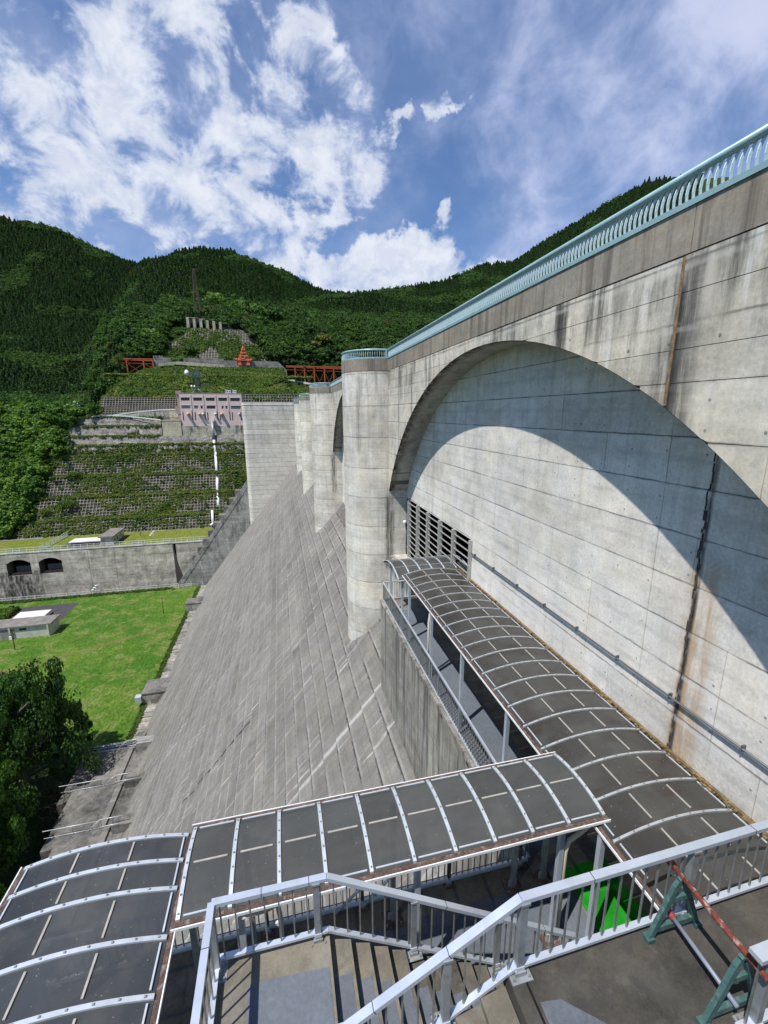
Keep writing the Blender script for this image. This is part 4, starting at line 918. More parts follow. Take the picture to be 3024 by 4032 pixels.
for i in range(4, 8):
    p, q = secs[i]; xl_, xr_ = leftx(i, p[0])+0, XR[i]; t = thing('shotcrete_band', rock_l[i-4], 'retaining wall', (-50, p[0], p[1]), 'shotcrete bands of the left bank')
    nx_ = int((xr_-xl_)/.7); b = MB(); nr = 5
    for j in range(nr+1):
        for k in range(nx_+1):
            f = j/nr; x = xl_+(xr_-xl_)*k/nx_; d = nz3(x, p[1]+f*4, .25, i)*.7+nz3(x, p[1]+f*4, .9, i)*.35+nz3(x, p[1]+f*4, 2.2, i)*.15
            b.v.append((x+f*.6*(1 if k == 0 else 0), p[0]+(q[0]-p[0])*f-abs(d)*.6, p[1]-.3+(q[1]-p[1]+.35)*f))
    for j in range(nr):
        for k in range(nx_): a = j*(nx_+1)+k; b.f.append((a, a+1, a+nx_+2, a+nx_+1))
    b.build('rock_face', M['rockwall'], t)
    pbox('berm', M['rockwall'], t, (xl_, q[0]-.05, q[1]-.3), (xr_, q[0]+2.3, q[1]+.08))
# upper crib strip behind the road and right of the building
t = thing('crib_slope', 'narrow crib wall behind the road, left of the pink building', 'retaining slope', (-52, 221.3, -1.4), 'crib slopes of the left bank')
crib(t, float(at_y(389, 1635, 221.3)[0]), float(at_y(404, 1584, 228)[0]), -36, -36, (221.3, -1.3), (227.5, 7.6))
t = thing('crib_slope', 'narrow crib wall above the end block, right of the pink building', 'retaining slope', (-8, 223, 3), 'crib slopes of the left bank')
crib(t, -20, -20, 18, 18, (222.5, .5), (228, 9.1), 1.3); pbox('berm_lip', M['crib'], t, (-20, 227.8, 9.0), (18, 228.4, 9.3))
def guard(label, px, Y, h=1.0, below=None):
    P = [Vector(at_y(x, y, Yk)) for (x, y), Yk in zip(px, Y)]; t = thing('guard_rail', label, 'guard rail', P[0])
    for p, q in zip(P[:-1], P[1:]):
        pbar('rail_beam', M['white'], t, p, q, .12, .5); n = max(1, int((q-p).length/2.5))
        for k in range(n+1):
            c = p+(q-p)*(k/n); pbox('post', M['white'], t, (c.x-.07, c.y+.07, c.z-1.0), (c.x+.07, c.y+.2, c.z+.1))
    return P
S6 = lambda x, y: (200+x/2.07375, 1550+y/2.07375)
PA = guard('white guard rail climbing right along the road to the pink building', [S6(*p) for p in ((285, 198), (400, 182), (510, 176), (650, 155), (780, 141), (900, 131), (1035, 129))], [216.5]*7)
PB = guard('white guard rail sloping down right to the pale annex', [S6(*p) for p in ((510, 178), (620, 184), (760, 199), (905, 216))], [216.3, 215.6, 214.6, 213.0])
b = MB(); 
for P, Q in zip(PA[2:-1], PA[3:]): b.poly([(P.x, P.y-.05, -1.6-6), (Q.x, Q.y-.05, -1.6-6), (Q.x, Q.y-.05, Q.z-.6), (P.x, P.y-.05, P.z-.6)])
rw = thing('ramp_wall', 'stained retaining wall under the upper guard rail, left of the pink building', 'wall', (-55, 216.4, -2)); b.build('wall_face', M['basewall'], rw)
b = MB(); b.box((-80, 216.4, -1.7), (-41, 221.3, -1.36)); tag(b.build('road', M['rooftar']), kind='structure')

# pink building above the end block
YB = 210.0
bd = thing('office_building', 'pinkish flat-roofed dam control building with two rows of dark windows, on a stained concrete base', 'building', (-28.5, YB, -5))
pbox('wall', M['pink'], bd, (-41.3, YB, -5.05), (-15.4, YB+12, 8.75)); pbox('side_wall', M['pinkd'], bd, (-42.6, YB+1.6, -4.2), (-41.3, YB+12, 9.0))
pbox('parapet', M['pinkd'], bd, (-41.35, YB-.08, 8.76), (-15.3, YB+12, 9.05)); pbox('roof_corner', M['pinkd'], bd, (-42.7, YB+.6, 8.4), (-40.6, YB+3, 10.0)); pbox('balcony', M['pinkd'], bd, (-43.6, YB+1.4, .2), (-41.3, YB+6, 3.4))
for x in (-37.0+.2, -31.7, -26.5, -21.3): pbox('column', M['pink'], bd, (x-.42+.1, YB-.16, 1.3), (x+.42-.1, YB, 8.3))
0 and pbox('sill_band', M['pink'], bd, (-41.0, YB-.10, 4.55), (-15.6, YB, 4.75))
def bx(px, py): p = at_y(600+px/4.1475, 1400+py/4.1475, YB); return p[0], p[2]
def win(x0, y0, x1, y1, m, np_=4):
    (a, z1), (c, z0) = bx(x0, y0), bx(x1, y1); pbox('window_reveal', M['dark'], bd, (a-.08, YB-.012, z0-.08), (c+.08, YB, z1+.08)); f = pbox('window', M['dark'] if m == 'glass' else M['alu_dark'], bd, (a, YB-.05, z0), (c, YB-.013, z1))
    for k in range(np_): pbox('pane', M[m], f, (a+(c-a)*k/np_+.07, YB-.07, z0+.10), (a+(c-a)*(k+1)/np_-.07, YB-.051, z1-.08))
    pbox('sill', M['hut'], bd, (a-.15, YB-.22, z1+.08), (c+.15, YB-.013, z1+.2))
for x0, x1, dy_ in ((465, 625, 0), (668, 828, 2), (875, 1032, 4), (1078, 1232, 6), (1272, 1422, 8)): win(x0, 686+dy_, x1, 730+dy_, 'glass')
for x0, x1, m, k in ((475, 640, 'glassg', 4), (682, 737, 'glassg', 2), (790, 842, 'glass', 1), (888, 1045, 'glass', 4), (1135, 1155, 'glass', 1), (1195, 1247, 'glassg', 2), (1282, 1435, 'glassg', 4)): win(x0, 816+(x0-475)*.009, x1, 858+(x0-475)*.009, m, k)
for x in (490, 643, 688, 850, 893, 1052, 1097, 1254, 1295, 1435): (a, z1), (c, z0) = bx(x, 925), bx(x+14, 1055); pbox('slot_window', M['glass'], bd, (a, YB-.05, z0), (a+.38, YB-.002, z1))
for x, m, s in ((588, 'tank', 1), (775, 'tank', .9), (828, 'white', .7), (1030, 'white', .75), (1135, 'tank', 1.1), (1418, 'white', .5)):
    a, z0 = bx(x, 952); b = MB(); b.tube([(a, YB-1.6*s, z0-.1), (a, YB, z0)], .62*s, 10); b.build('wall_lamp', M[m], bd, True); pbox('lamp_base', M['hut'], bd, (a-.5*s, YB-.6*s, z0-.9*s), (a+.5*s, YB, z0-.5*s))
pbox('base_wall', M['basewall'], bd, (-41.4, YB-.15, -16), (-15.4, YB+6, -5.06)); pbox('base_ledge', M['rockwall'], bd, (-41.6, YB-.9, -10.6), (-12, YB-.16, -10.15))
an = thing('concrete_annex', 'pale yellowish concrete retaining block left of the pink building', 'retaining block', (-46, YB, -6)); pbox('annex_wall', M['palewall'], an, (-49.3, YB-.4, -14), (-41.6, YB+6, -2.8)); pbox('annex_rim', M['palewall'], an, (-49.4, YB-.5, -2.79), (-41.55, YB+6, -2.4)); pbox('annex_recess', M['dark'], an, (-49.8, YB+.4, -10), (-49.32, YB+4, -1.4))
for x0, x1, lab in ((1180, 1268, 'wider white unit on the roof of the pink building'), (1300, 1362, 'smaller white unit at the right end of the pink building roof')):
    a = bx(x0, 600)[0]; c = bx(x1, 600)[0]; t = thing('roof_unit', lab, 'roof unit', (a, YB+3, 9.05)); pbox('cabinet', M['white'], t, (a, YB+2, 9.06), (c, YB+4, 10.4)); pbox('cabinet_lid', M['white'], t, (a-.1, YB+1.9, 10.41), (a+(c-a)*.4, YB+4.1, 10.6)); [pbox('vent_grille', M['dark'], t, (a+.15+(c-a)*.33*q, YB+1.97, 9.4), (a+(c-a)*.33*(q+.7), YB+1.995, 10.1)) for q in range(3)]
# lattice radio mast
def lattice(t, cx, cy, z0, z1, w0, w1, n, m, r=.07):
    def corner(k, f): w_ = w0+(w1-w0)*f; return Vector((cx+w_*(1 if k in (1, 2) else -1)/2, cy+w_*(1 if k in (2, 3) else -1)/2, z0+(z1-z0)*f))
    for k in range(4): b = MB(); b.bar(corner(k, 0), corner(k, 1), r*1.8, r*1.8); b.build('leg', M[m], t)
    b = MB()
    for i in range(n):
        f0, f1 = i/n, (i+1)/n
        for k in range(4): k2 = (k+1) % 4; b.bar(corner(k, f0), corner(k2, f1), r, r); b.bar(corner(k2, f0), corner(k, f1), r, r); b.bar(corner(k, f1), corner(k2, f1), r, r)
    b.build('bracing', M[m], t)
mx_, _ = bx(715, 600)
rm = thing('radio_mast', 'short teal lattice radio mast with a white dish on the pink building roof', 'mast', (mx_, YB+4, 9.05))
for s in (-1, 1): ptube('leg', M['teald'], rm, [(mx_+s*3.2*.9, YB+3, 9.06), (mx_+s*1.0, YB+4, 12.5)], .13, 6); ptube('leg', M['teald'], rm, [(mx_+s*.6, YB+5.5, 9.06), (mx_+s*.8, YB+5, 12.5)], .11, 6); ptube('leg', M['teal'], rm, [(mx_+s*2.2, YB+2.6, 9.06), (mx_, YB+3.6, 11.5)], .11, 6)
lattice(rm, mx_, YB+4.3, 11.6, 18.6, 2.4, 2.8, 4, 'teald', .12)
pbox('platform_deck', M['teald'], rm, (mx_-3.1, YB+2, 15.6), (mx_+3.1, YB+6.6, 15.85))
for z_ in (16.3, 17.0, 18.6): 
    for (p, q) in (((-2.9, 2.1), (2.9, 2.1)), ((-2.9, 6.5), (2.9, 6.5))): pbar('deck_rail', M['teald'], rm, (mx_+p[0], YB+p[1], z_), (mx_+q[0], YB+q[1], z_), .08, .08)
ptube('antenna', M['teald'], rm, [(mx_+.2, YB+4.3, 18.6), (mx_+.2, YB+4.3, 22.0)], .05, 6)
for (ox, oz, s) in ((-3.0, 8.9+9.05-.4, 1.0), (-1.9, 3.0+9.05-.2, .42), (-.7, 3.0+9.05-.2, .42)):
    b = MB(); pts = [(mx_+ox-.7*s, YB+3.0-.8*s, oz+.2), (mx_+ox-.2*s, YB+3.0-.2*s, oz+.05), (mx_+ox+.4*s, YB+3.0+.5*s, oz)]; b.tube(pts, [1.15*s, .9*s, .25*s], 16); b.build('dish', M['white'], rm, True)
# white pipe down the cut slope
pp = [S6(1318, 222), S6(1331, 380), S6(1345, 480), S6(1357, 650), S6(1362, 800), S6(1369, 915)]
Yp_ = [208.9, 206.5, 202.0, 194.5, 187.0, 181.5]
t = thing('white_pipe', 'long white pipe running down the crib slope from the pink building', 'pipe', at_y(*pp[0], 208.9)); Q = [Vector(at_y(*p, Yk)) for p, Yk in zip(pp, Yp_)]
ptube('pipe_upper', M['alu_dark'], t, Q[:2], .62, 10); [ptube('pipe_lower', M['white'], t, [a, c], .58, 10) for a, c in zip(Q[1:-1], Q[2:])]
for c in Q[1:]: pbox('pipe_collar', M['crib'], t, c-Vector((.8, .5, .5)), c+Vector((.8, .6, .3)))
pbox('pipe_head', M['white'], t, Q[0]-Vector((.9, .6, .2)), Q[0]+Vector((.9, .9, .9)))
t = thing('white_pipe', 'short white pipe on the lowest crib slope, ending at the upper lawn', 'pipe', at_y(*S6(1318, 955), 178)); Q = [Vector(at_y(*S6(*p), k)) for p, k in (((1318, 955), 178.2), ((1325, 1060), 174.6), ((1308, 1075), 173.6))]
ptube('pipe_shaft', M['white'], t, Q[:2], .5, 10); ptube('pipe_foot', M['white'], t, Q[1:], .5, 10)

# orange trestles, bench wall, cable crane carriage, columns, pylon
S5 = lambda x, y: (400+x/1.659, 1000+y/1.659)
T3 = lambda x, y: (900+x/3.16, 1400+y/3.16)
def trestle(label, a, c, depth, legs, bottoms, Y=300):
    a, c = Vector(a), Vector(c); t = thing('steel_trestle', label, 'trestle', a)
    for dy_ in (0, 4):
        o = Vector((0, dy_, 0)); pbar('top_girder', M['orange'], t, a+o, c+o, .5, 1.0); pbar('lower_chord', M['orange'], t, a+o-Vector((0, 0, 1.9)), c+o-Vector((0, 0, 1.9)), .3, .3)
        tops = [a+(c-a)*f+o for f in legs]; bots = [Vector((p.x, p.y, z)) for p, z in zip(tops, bottoms)]
        for p, q in zip(tops, bots): pbar('leg', M['orange'], t, p, q, .75, .75)
        for i in range(len(tops)-1):
            for hh in (0,):
                pbar('brace', M['orange'], t, tops[i]-Vector((0, 0, 2)), bots[i+1], .22, .22); pbar('brace', M['orange'], t, tops[i+1]-Vector((0, 0, 2)), bots[i], .22, .22)
    n = 12; [pbar('deck_tie', M['orange'], t, a+(c-a)*(k/n)+Vector((0, 0, .6)), a+(c-a)*(k/n)+Vector((0, 4, .6)), .3, .2) for k in range(n+1)]
    pbox('deck', M['orange'], t, (a.x, a.y-.3, min(a.z, c.z)+.52), (c.x, a.y+4.3, max(a.z, c.z)+.75))
trestle('long orange steel trestle on tall braced legs, left of the nearest pier top', (6.8, 300, 29.6), (50, 300, 29.0), 10, (.02+.11, .27, .415, .57, .71, .85, 1), (23, 17.5, 14, 13, 12, 12, 12))
trestle('short orange steel trestle among the trees, far left', (-93, 300, 32.0), (-71.5, 300, 31.6), 6, (.33, .76, 1), (24, 23, 27))
bwl = thing('bench_wall', 'long low concrete wall along the bench that carries the orange trestles', 'wall', (-30, 300, 28))
for (x0, x1, z0, z1) in ((-71.3, -66, 27, 34.6), (-66, -31, 27, 33.6), (-31, 2, 26.5, 32.6)): pbox('wall_segment', M['rockwall'], bwl, (x0+.02, 300.5, z0-3), (x1-.02, 302.4, z1))
b = MB(); b.prism([(2, 24), (7.2, 24), (7.2, 27.5), (2, 32.6)], 300.5, 302.4, 1); b.build('wall_segment', M['rockwall'], bwl)
bp = thing('bench_apron', 'pale stepped apron below the bench wall, ending in a path that drops to the right', 'path', (-50, 296, 28))
for (p, q, wd_) in (((-68, 297, 28.8), (-58, 297, 30.2), 1.6), ((-58, 297, 30.2), (-30.5, 296, 28.6), 1.8), ((-30.5, 296, 26.6), (2, 266, 20.2), .9), ((2, 266, 20.2), (22, 248, 15.0), .9)): pbar('apron_slab', M['palewall'] if wd_ > 1 else M['meshwhite'], bp, p, q, .5, wd_)
oc = thing('crane_carriage', 'bright orange stepped steel machine standing on the bench', 'machine', (-19, 299, 30.5))
ox = -18.9
for (w_, z0, z1) in ((9.0, 32.6, 33.6), (5.6, 35.0, 35.7), (3.6, 37.0, 37.6), (1.9, 38.9, 39.4)): pbox('platform_deck', M['orangeb'], oc, (ox-w_/2, 298.4, z0), (ox+w_/2, 300.2, z1))
for s in (-1, 1):
    for (xa, za, xb, zb) in ((3.2, 30.2, 2.4, 35.2), (2.4, 35.2, 1.5, 37.2), (1.4, 37.2, .5, 40.4), (1.1, 30.2, 3.6, 33), (4.2, 31.6, 1.4, 37.0), (2.6, 30.4, 1.2, 35.2)): pbar('strut', M['orangeb'], oc, (ox+s*xa, 299.2, za), (ox+s*xb, 299.3, zb), .45, .5)
    pbox('end_box', M['orangeb'], oc, (ox+s*4.6-.6, 298.2, 33.0), (ox+s*4.6+.6, 300, 34.0)); pbox('bogie', M['orangeb'], oc, (ox+s*2.6-1.0, 298.4, 29.8), (ox+s*2.6+1.0, 300.2, 31.2))
pbox('cab', M['orangeb'], oc, (ox-1.9, 298.2, 33.62), (ox+.8, 299.8, 35.6)); pbox('cab_window', M['glass'], oc, (ox-1.4, 298.15, 34.3), (ox+.2, 298.19, 35.2)); b = MB(); b.tube([(ox, 299, 40.2), (ox, 299, 41.4)], [.5, .1], 8); b.build('mast_head', M['orangeb'], oc)
t = thing('crib_slope', 'overgrown crib slope above the bench wall and orange machine', 'retaining slope', (-40, 303, 34), 'crib slopes of the left bank')
crib(t, -71, -53, -5, -16, (303.2, 33.0), (329.5, 55.4), 1.7, .26)
col = thing('concrete_columns', 'row of pale concrete counterforts half hidden by trees high on the slope', 'retaining wall', (-42, 332, 58))
for k in range(6):
    x = -55.6+k*4.1; pbox('column', M['palewall'], col, (x, 330-.3*k, 54-.3*k), (x+1.7, 333, 62.2-.4*k))
pbox('wall', M['sidewall'], col, (-55.6, 333.02, 52), (-27, 334, 62.6)); pbox('cap', M['rockwall'], col, (-56, 330.5, 62.25), (-48, 334, 62.7))
py_ = thing('power_pylon', 'tall thin rusty lattice pylon rising above the trees', 'pylon', (-49, 345, 62)); lattice(py_, -50.2, 345, 62, 95, 5.0, 1.3, 8, 'brown', .11); pbox('cross_arm', M['brown'], py_, (-51.8, 344.8, 91.4), (-48.6, 345.2, 91.8)); pbox('pylon_head', M['brown'], py_, (-50.9, 344.4, 95), (-49.5, 345.8, 96.2))
up = thing('utility_pole', 'grey utility pole with a white lamp at the bend of the road', 'pole', (-74.5, 217, -2)); P0 = Vector(at_y(312, 1645, 217)); P1 = Vector(at_y(304, 1582, 217)); ptube('shaft', M['alu_dark'], up, [P0, P1], .16, 8); pbox('lamp_head', M['white'], up, P1+Vector((-1.5, -.2, -.2)), P1+Vector((-.3, .2, .3))); pbar('cross_arm', M['alu_dark'], up, P1+Vector((-1.2, 0, -1.0)), P1+Vector((1.2, 0, -1.0)), .12, .12); ptube('stay_wire', M['alu_dark'], up, [P1+Vector((.3, 0, -1.2)), P0+Vector((3.6, 0, 1.2))], .05, 5)
cn = thing('traffic_cone', 'small orange cone figure at the left end of the white guard rail', 'cone', P0+Vector((3.4, -.5, .2))); b = MB(); c_ = P0+Vector((3.4, -.5, .2)); b.tube([c_, c_+Vector((0, 0, 1.6))], [.5, .08], 10); b.build('cone_body', M['orangeb'], cn, True); pbox('cone_base', M['orangeb'], cn, c_-Vector((.6, .6, .1)), c_+Vector((.6, .6, .05)))

# ---------------------------------------------------------------- vegetation
def leaf_cloud(n, centre_fn, size, seed, aspect=1.0, up=.35):
    """n leaf faces; centre_fn(rng)->(pos, outward)"""
    g = np.random.default_rng(seed); P = []; O = []
    for _ in range(n): p, o = centre_fn(g); P.append(p); O.append(o)
    P = np.array(P); O = np.array(O); nr = O+g.normal(0, .55, (n, 3)); nr[:, 2] += up; nr /= np.linalg.norm(nr, axis=1)[:, None]
    t = np.cross(nr, g.normal(0, 1, (n, 3))); t /= np.linalg.norm(t, axis=1)[:, None]; bt = np.cross(nr, t)
    s = size*g.uniform(.55, 1.35, n)[:, None]; a = t*s; b_ = bt*s*aspect
    v = np.stack([P-a*.5-b_*.15, P-b_*.5+nr*s*.08, P+a*.5+b_*.05, P+b_*.5+nr*s*.08], 1).reshape(-1, 3)
    return v, np.arange(4*n).reshape(n, 4)
def mesh_np(name, parts, mats):
    vv, ff, mi = [], [], []; o = 0
    for (v, f, m) in parts:
        vv += [tuple(x) for x in v]; ff += [tuple(int(i)+o for i in q) for q in f]; mi += [m]*len(f); o += len(v)
    me = bpy.data.meshes.new(name); me.from_pydata(vv, [], ff)
    for m in mats: me.materials.append(m)
    me.polygons.foreach_set('material_index', mi); return me
def clumps(g, k, rx, rz, zc, cr):
    out = []
    for _ in range(k):
        d = g.normal(0, 1, 3); d /= np.linalg.norm(d); d[2] = abs(d[2])*1.0-.25; rr = g.uniform(.55, 1.0)
        out.append((np.array([d[0]*rx*rr, d[1]*rx*rr, zc+d[2]*rz*rr]), cr*g.uniform(.6, 1.25)))
    return out
def broad_crown(n, rx, rz, zc, cr, k, leaf, seed):
    g0 = np.random.default_rng(seed); cl = clumps(g0, k, rx, rz, zc, cr); cl = cl+[(c*np.array([1, 1, 1])+g0.normal(0, 1, 3)*r*.7, r*.5) for c, r in cl]
    def fn(g):
        c, r = cl[g.integers(len(cl))]; d = g.normal(0, 1, 3); d /= np.linalg.norm(d); d[2] = d[2]*.75+.12
        return c+d*r*g.uniform(.6, 1.12)*np.array([1, 1, .75]), d
    return leaf_cloud(n, fn, leaf, seed+1)
def trunk(h, r, lean=0.1, seed=0, limbs=5, reach=.4):
    g = np.random.default_rng(seed); b = MB(); pts = [(g.normal()*lean*k, g.normal()*lean*k, h*k/5) for k in range(6)]; pts[0] = (0, 0, -.5)
    b.tube(pts, [r*(1-.14*k) for k in range(6)], 7)
    for _ in range(limbs):
        k = g.integers(2, 5); p = Vector(pts[k]); a = g.uniform(0, 6.28); L = h*reach*g.uniform(.6, 1.1)
        b.tube([p, p+Vector((math.cos(a)*L*.5, math.sin(a)*L*.5, L*.35)), p+Vector((math.cos(a)*L, math.sin(a)*L, L*.8))], [r*.45, r*.3, r*.1], 5)
    return b
def conifer_mesh(h, r, n, seed):
    def fn(g):
        f = g.beta(1.15, 1.35); z = h*(.10+.90*f); a = g.uniform(0, 6.283); lay = .78+.22*math.sin(z*5.2+seed+a*.5); rr = r*(1-f)**.8*lay*g.uniform(.55, 1.08)+.08
        return np.array([math.cos(a)*rr, math.sin(a)*rr, z]), np.array([math.cos(a)*.8, math.sin(a)*.8, .5])
    v, f = leaf_cloud(n, fn, .95, seed, 1.3, .3); b = trunk(h*.95, .2, .01, seed, 0)
    return mesh_np('conifer', [(v, f, 0), (np.array(b.v), [q for q in b.f if len(q) == 4], 1)], [M['leaf_conifer'], M['bark']])
lib = {}
def libobj(key, me):
    o = bpy.data.objects.new(key, me); lib.setdefault(key.split('.')[0], []).append(o); return o
for s in range(4): libobj('conifer', conifer_mesh(8.5+s*.9, 2.35+.2*s, 620, 10+s))
for s in range(3):
    v, f = broad_crown(620, 3.3, 2.9, 5.2, 1.5, 14, .85, 30+s); b = trunk(6, .25, .1, s, 3)
    libobj('broad', mesh_np('broadleaf', [(v, f, 0), (np.array(b.v), [q for q in b.f if len(q) == 4], 1)], [M['leaf_broad'], M['bark']]))
for s in range(3):
    v, f = broad_crown(520, 3.0, 2.6, 3.6, 1.3, 13, .8, 90+s); libobj('bright', mesh_np('bright_tree', [(v, f, 0)], [M['leaf_bright']]))
for s in range(3):
    v, f = broad_crown(170, .75, .5, .35, .42, 6, .34, 50+s); libobj('bush', mesh_np('shrub', [(v, f, 0)], [M['leaf_bush']]))
for s in range(2):
    v, f = broad_crown(120, .7, .22, .12, .35, 7, .3, 70+s); libobj('weed', mesh_np('weed', [(v, f, 0)], [M['leaf_dry']]))
def scatter(name, label, key, P, S, kind='stuff'):
    col_ = bpy.data.collections.new('lib_'+name)
    for o in lib[key]:
        if o.name not in col_.objects: col_.objects.link(o)
    me = bpy.data.meshes.new(name); me.from_pydata([tuple(p) for p in P], [], [])
    n_ = len(P); g = np.random.default_rng(len(P))
    a = me.attributes.new('scl', 'FLOAT', 'POINT'); a.data.foreach_set('value', np.array(S, dtype=np.float32))
    a = me.attributes.new('rz', 'FLOAT', 'POINT'); a.data.foreach_set('value', g.uniform(0, 6.28, n_).astype(np.float32))
    a = me.attributes.new('pick', 'INT', 'POINT'); a.data.foreach_set('value', g.integers(0, len(lib[key]), n_).astype(np.int32))
    o = bpy.data.objects.new(name, me); C.objects.link(o); tag(o, label, None, None, kind)
    ng = bpy.data.node_groups.new('scatter_'+name, 'GeometryNodeTree'); ng.interface.new_socket('Geometry', in_out='INPUT', socket_type='NodeSocketGeometry'); ng.interface.new_socket('Geometry', in_out='OUTPUT', socket_type='NodeSocketGeometry')
    N, Lk = ng.nodes, ng.links; gi = N.new('NodeGroupInput'); go = N.new('NodeGroupOutput'); ip = N.new('GeometryNodeInstanceOnPoints'); ci = N.new('GeometryNodeCollectionInfo'); ci.inputs['Collection'].default_value = col_; ci.inputs['Separate Children'].default_value = True; ci.inputs['Reset Children'].default_value = True
    def na(nm, ty): q = N.new('GeometryNodeInputNamedAttribute'); q.data_type = ty; q.inputs[0].default_value = nm; return q.outputs[0]
    m2p = N.new('GeometryNodeMeshToPoints'); Lk.new(gi.outputs[0], m2p.inputs[0]); Lk.new(m2p.outputs[0], ip.inputs['Points']); Lk.new(ci.outputs[0], ip.inputs['Instance']); ip.inputs['Pick Instance'].default_value = True
    Lk.new(na('pick', 'INT'), ip.inputs['Instance Index']); cx = N.new('ShaderNodeCombineXYZ'); Lk.new(na('rz', 'FLOAT'), cx.inputs[2]); Lk.new(cx.outputs[0], ip.inputs['Rotation']); Lk.new(na('scl', 'FLOAT'), ip.inputs['Scale']); Lk.new(ip.outputs[0], go.inputs[0])
    md = o.modifiers.new('scatter', 'NODES'); md.node_group = ng; return o
g = np.random.default_rng(5)
def infr(X, Y, Z, mrg=150):
    c = CM @ np.array([X, Y, Z]); 
    if c[2] < 1: return False
    px, py = c[0]/c[2]*FPX+CX, c[1]/c[2]*FPX+CY; return -mrg < px < 3024+mrg and -mrg < py < 2400
con, cs, brd, bs = [], [], [], []
for _ in range(170000):
    az = math.radians(g.uniform(-31, 46)); Y = math.sqrt(g.uniform(222**2, 740**2))
    if Y > 560 and az > R(-9): continue
    X = math.tan(az)*Y; a_ = math.degrees(az)
    if Y < 303 and X > -98: continue
    if Y < 332 and -68 < X < -4-(Y-303)*.5: continue
    if X > 14 and Y < 300: continue
    z = terrain(X, Y)
    if not infr(X, Y, z+8): continue
    low = (Y < 372 and a_ > -16) or (nz3(X, Y, .02, 40) > .22) or (a_ < -20 and Y < 290)
    if a_ > -15 and Y < 385 and nz3(X, Y, .03, 11) < -.35: low = False
    if low: 
        if g.uniform() < .75: brd.append((X, Y, z-.3)); bs.append(g.uniform(.5, 1.1))
    else: con.append((X, Y, z-.3)); cs.append(g.uniform(.42, .92))
scatter('conifer_forest', 'dense dark conifer forest covering the mountains', 'conifer', con, cs)
scatter('broadleaf_forest', 'brighter rounded broadleaf woods on the lower mountain slopes', 'broad', brd, bs)
# shrubs over the cut slopes
bu, us_, we, ws = [], [], [], []; brd2, bs2 = [], []
def onprof(Y): return float(np.interp(Y, PY, PZ))
for _ in range(26000):
    Y = g.uniform(174.4, 221); X = g.uniform(-125, -12); li = min(8, sum(1 for q in secs if Y > q[1][0])); xl_ = leftx(li, Y)
    if X < xl_-1:
        if X < xl_-46: continue
        if g.uniform() < .34: brd2.append((X, Y, terrain(X, Y)-.3)); bs2.append(g.uniform(.2, .5) if g.uniform() < .7 else g.uniform(.5, 1.15))
        continue
    if Y > 207 and X > -50: continue
    d = nz3(X, Y*2, .055, 21)+.5*nz3(X, Y*2, .16, 22)
    berm = any(q[1][0]-.2 < Y < q[1][0]+1.9 for q in secs); rock = 202.9 < Y
    thr = .08+(.0 if Y > 187 else .10)-(.16 if (X > -32 and 179 < Y < 202) else 0)
    if berm or (g.uniform() < ss(thr-.28, thr+.30, d)*.5 and not rock) or (rock and d > .42) or (g.uniform() < .07 and not rock):
        zz_ = onprof(Y)
        if berm and g.uniform() < .45: we.append((X, Y, zz_+.1)); ws.append(g.uniform(.8, 1.3))
        else: bu.append((X, Y, zz_-.1)); us_.append(g.uniform(.35, .95)*(1.25 if d > .35 else 1))
for _ in range(9000):
    Y = g.uniform(227.5, 299); X = g.uniform(-84, 30)
    if nz3(X, Y, .06, 31) > -.15: bu.append((X, Y, terrain(X, Y)-.1)); us_.append(g.uniform(.8, 1.9))
for _ in range(9000):
    Y = g.uniform(174.6, 202); X = g.uniform(-95, -13); li = min(8, sum(1 for q in secs if Y > q[1][0]))
    if X > leftx(li, Y) and nz3(X, Y*2, .09, 61) > -.05: we.append((X, Y, onprof(Y)-.05)); ws.append(g.uniform(.4, .95))
for _ in range(5000):
    Y = g.uniform(228, 298); X = g.uniform(-84, 25)
    if nz3(X, Y, .07, 62) > -.1 or 253 < Y < 258: we.append((X, Y, terrain(X, Y)+.15)); ws.append(g.uniform(1.2, 2.2))
for _ in range(900): we.append((g.uniform(-84, 20), g.uniform(254.5, 256.5), 19.3)); ws.append(g.uniform(1.2, 2.0))
for _ in range(4500):
    Y = g.uniform(303, 331); X = g.uniform(-68, -2); 
    if g.uniform() < ss(-.35, .35, nz3(X, Y, .09, 33)): bu.append((X, Y, terrain(X, Y)+.3)); us_.append(g.uniform(.7, 1.9))
scatter('slope_shrubs', 'green shrubs and creepers growing through the crib slopes', 'bush', bu, us_)
scatter('bank_thicket', 'bright leafy thicket of small trees on the bank left of the crib slopes', 'bright', brd2, bs2)
scatter('berm_weeds', 'yellowish weeds along the berms of the cut slope', 'weed', we, ws)
gr_, gs_ = [], []
for _ in range(1500):
    y = g.uniform(74.5, 146); gr_.append((-28.5-abs(g.normal(0, .22)), y, -56.15)); gs_.append(g.uniform(.25, .6))
for _ in range(500): gr_.append((g.uniform(-80, -78), g.uniform(127, 140), -56)); gs_.append(g.uniform(.8, 1.5))
for _ in range(600): gr_.append((g.uniform(-110, -36), 146.2+g.normal(0, .3), -56)); gs_.append(g.uniform(.3, .7))
scatter('lawn_edge_weeds', 'weeds along the edges of the lower lawn', 'bush', gr_, gs_)

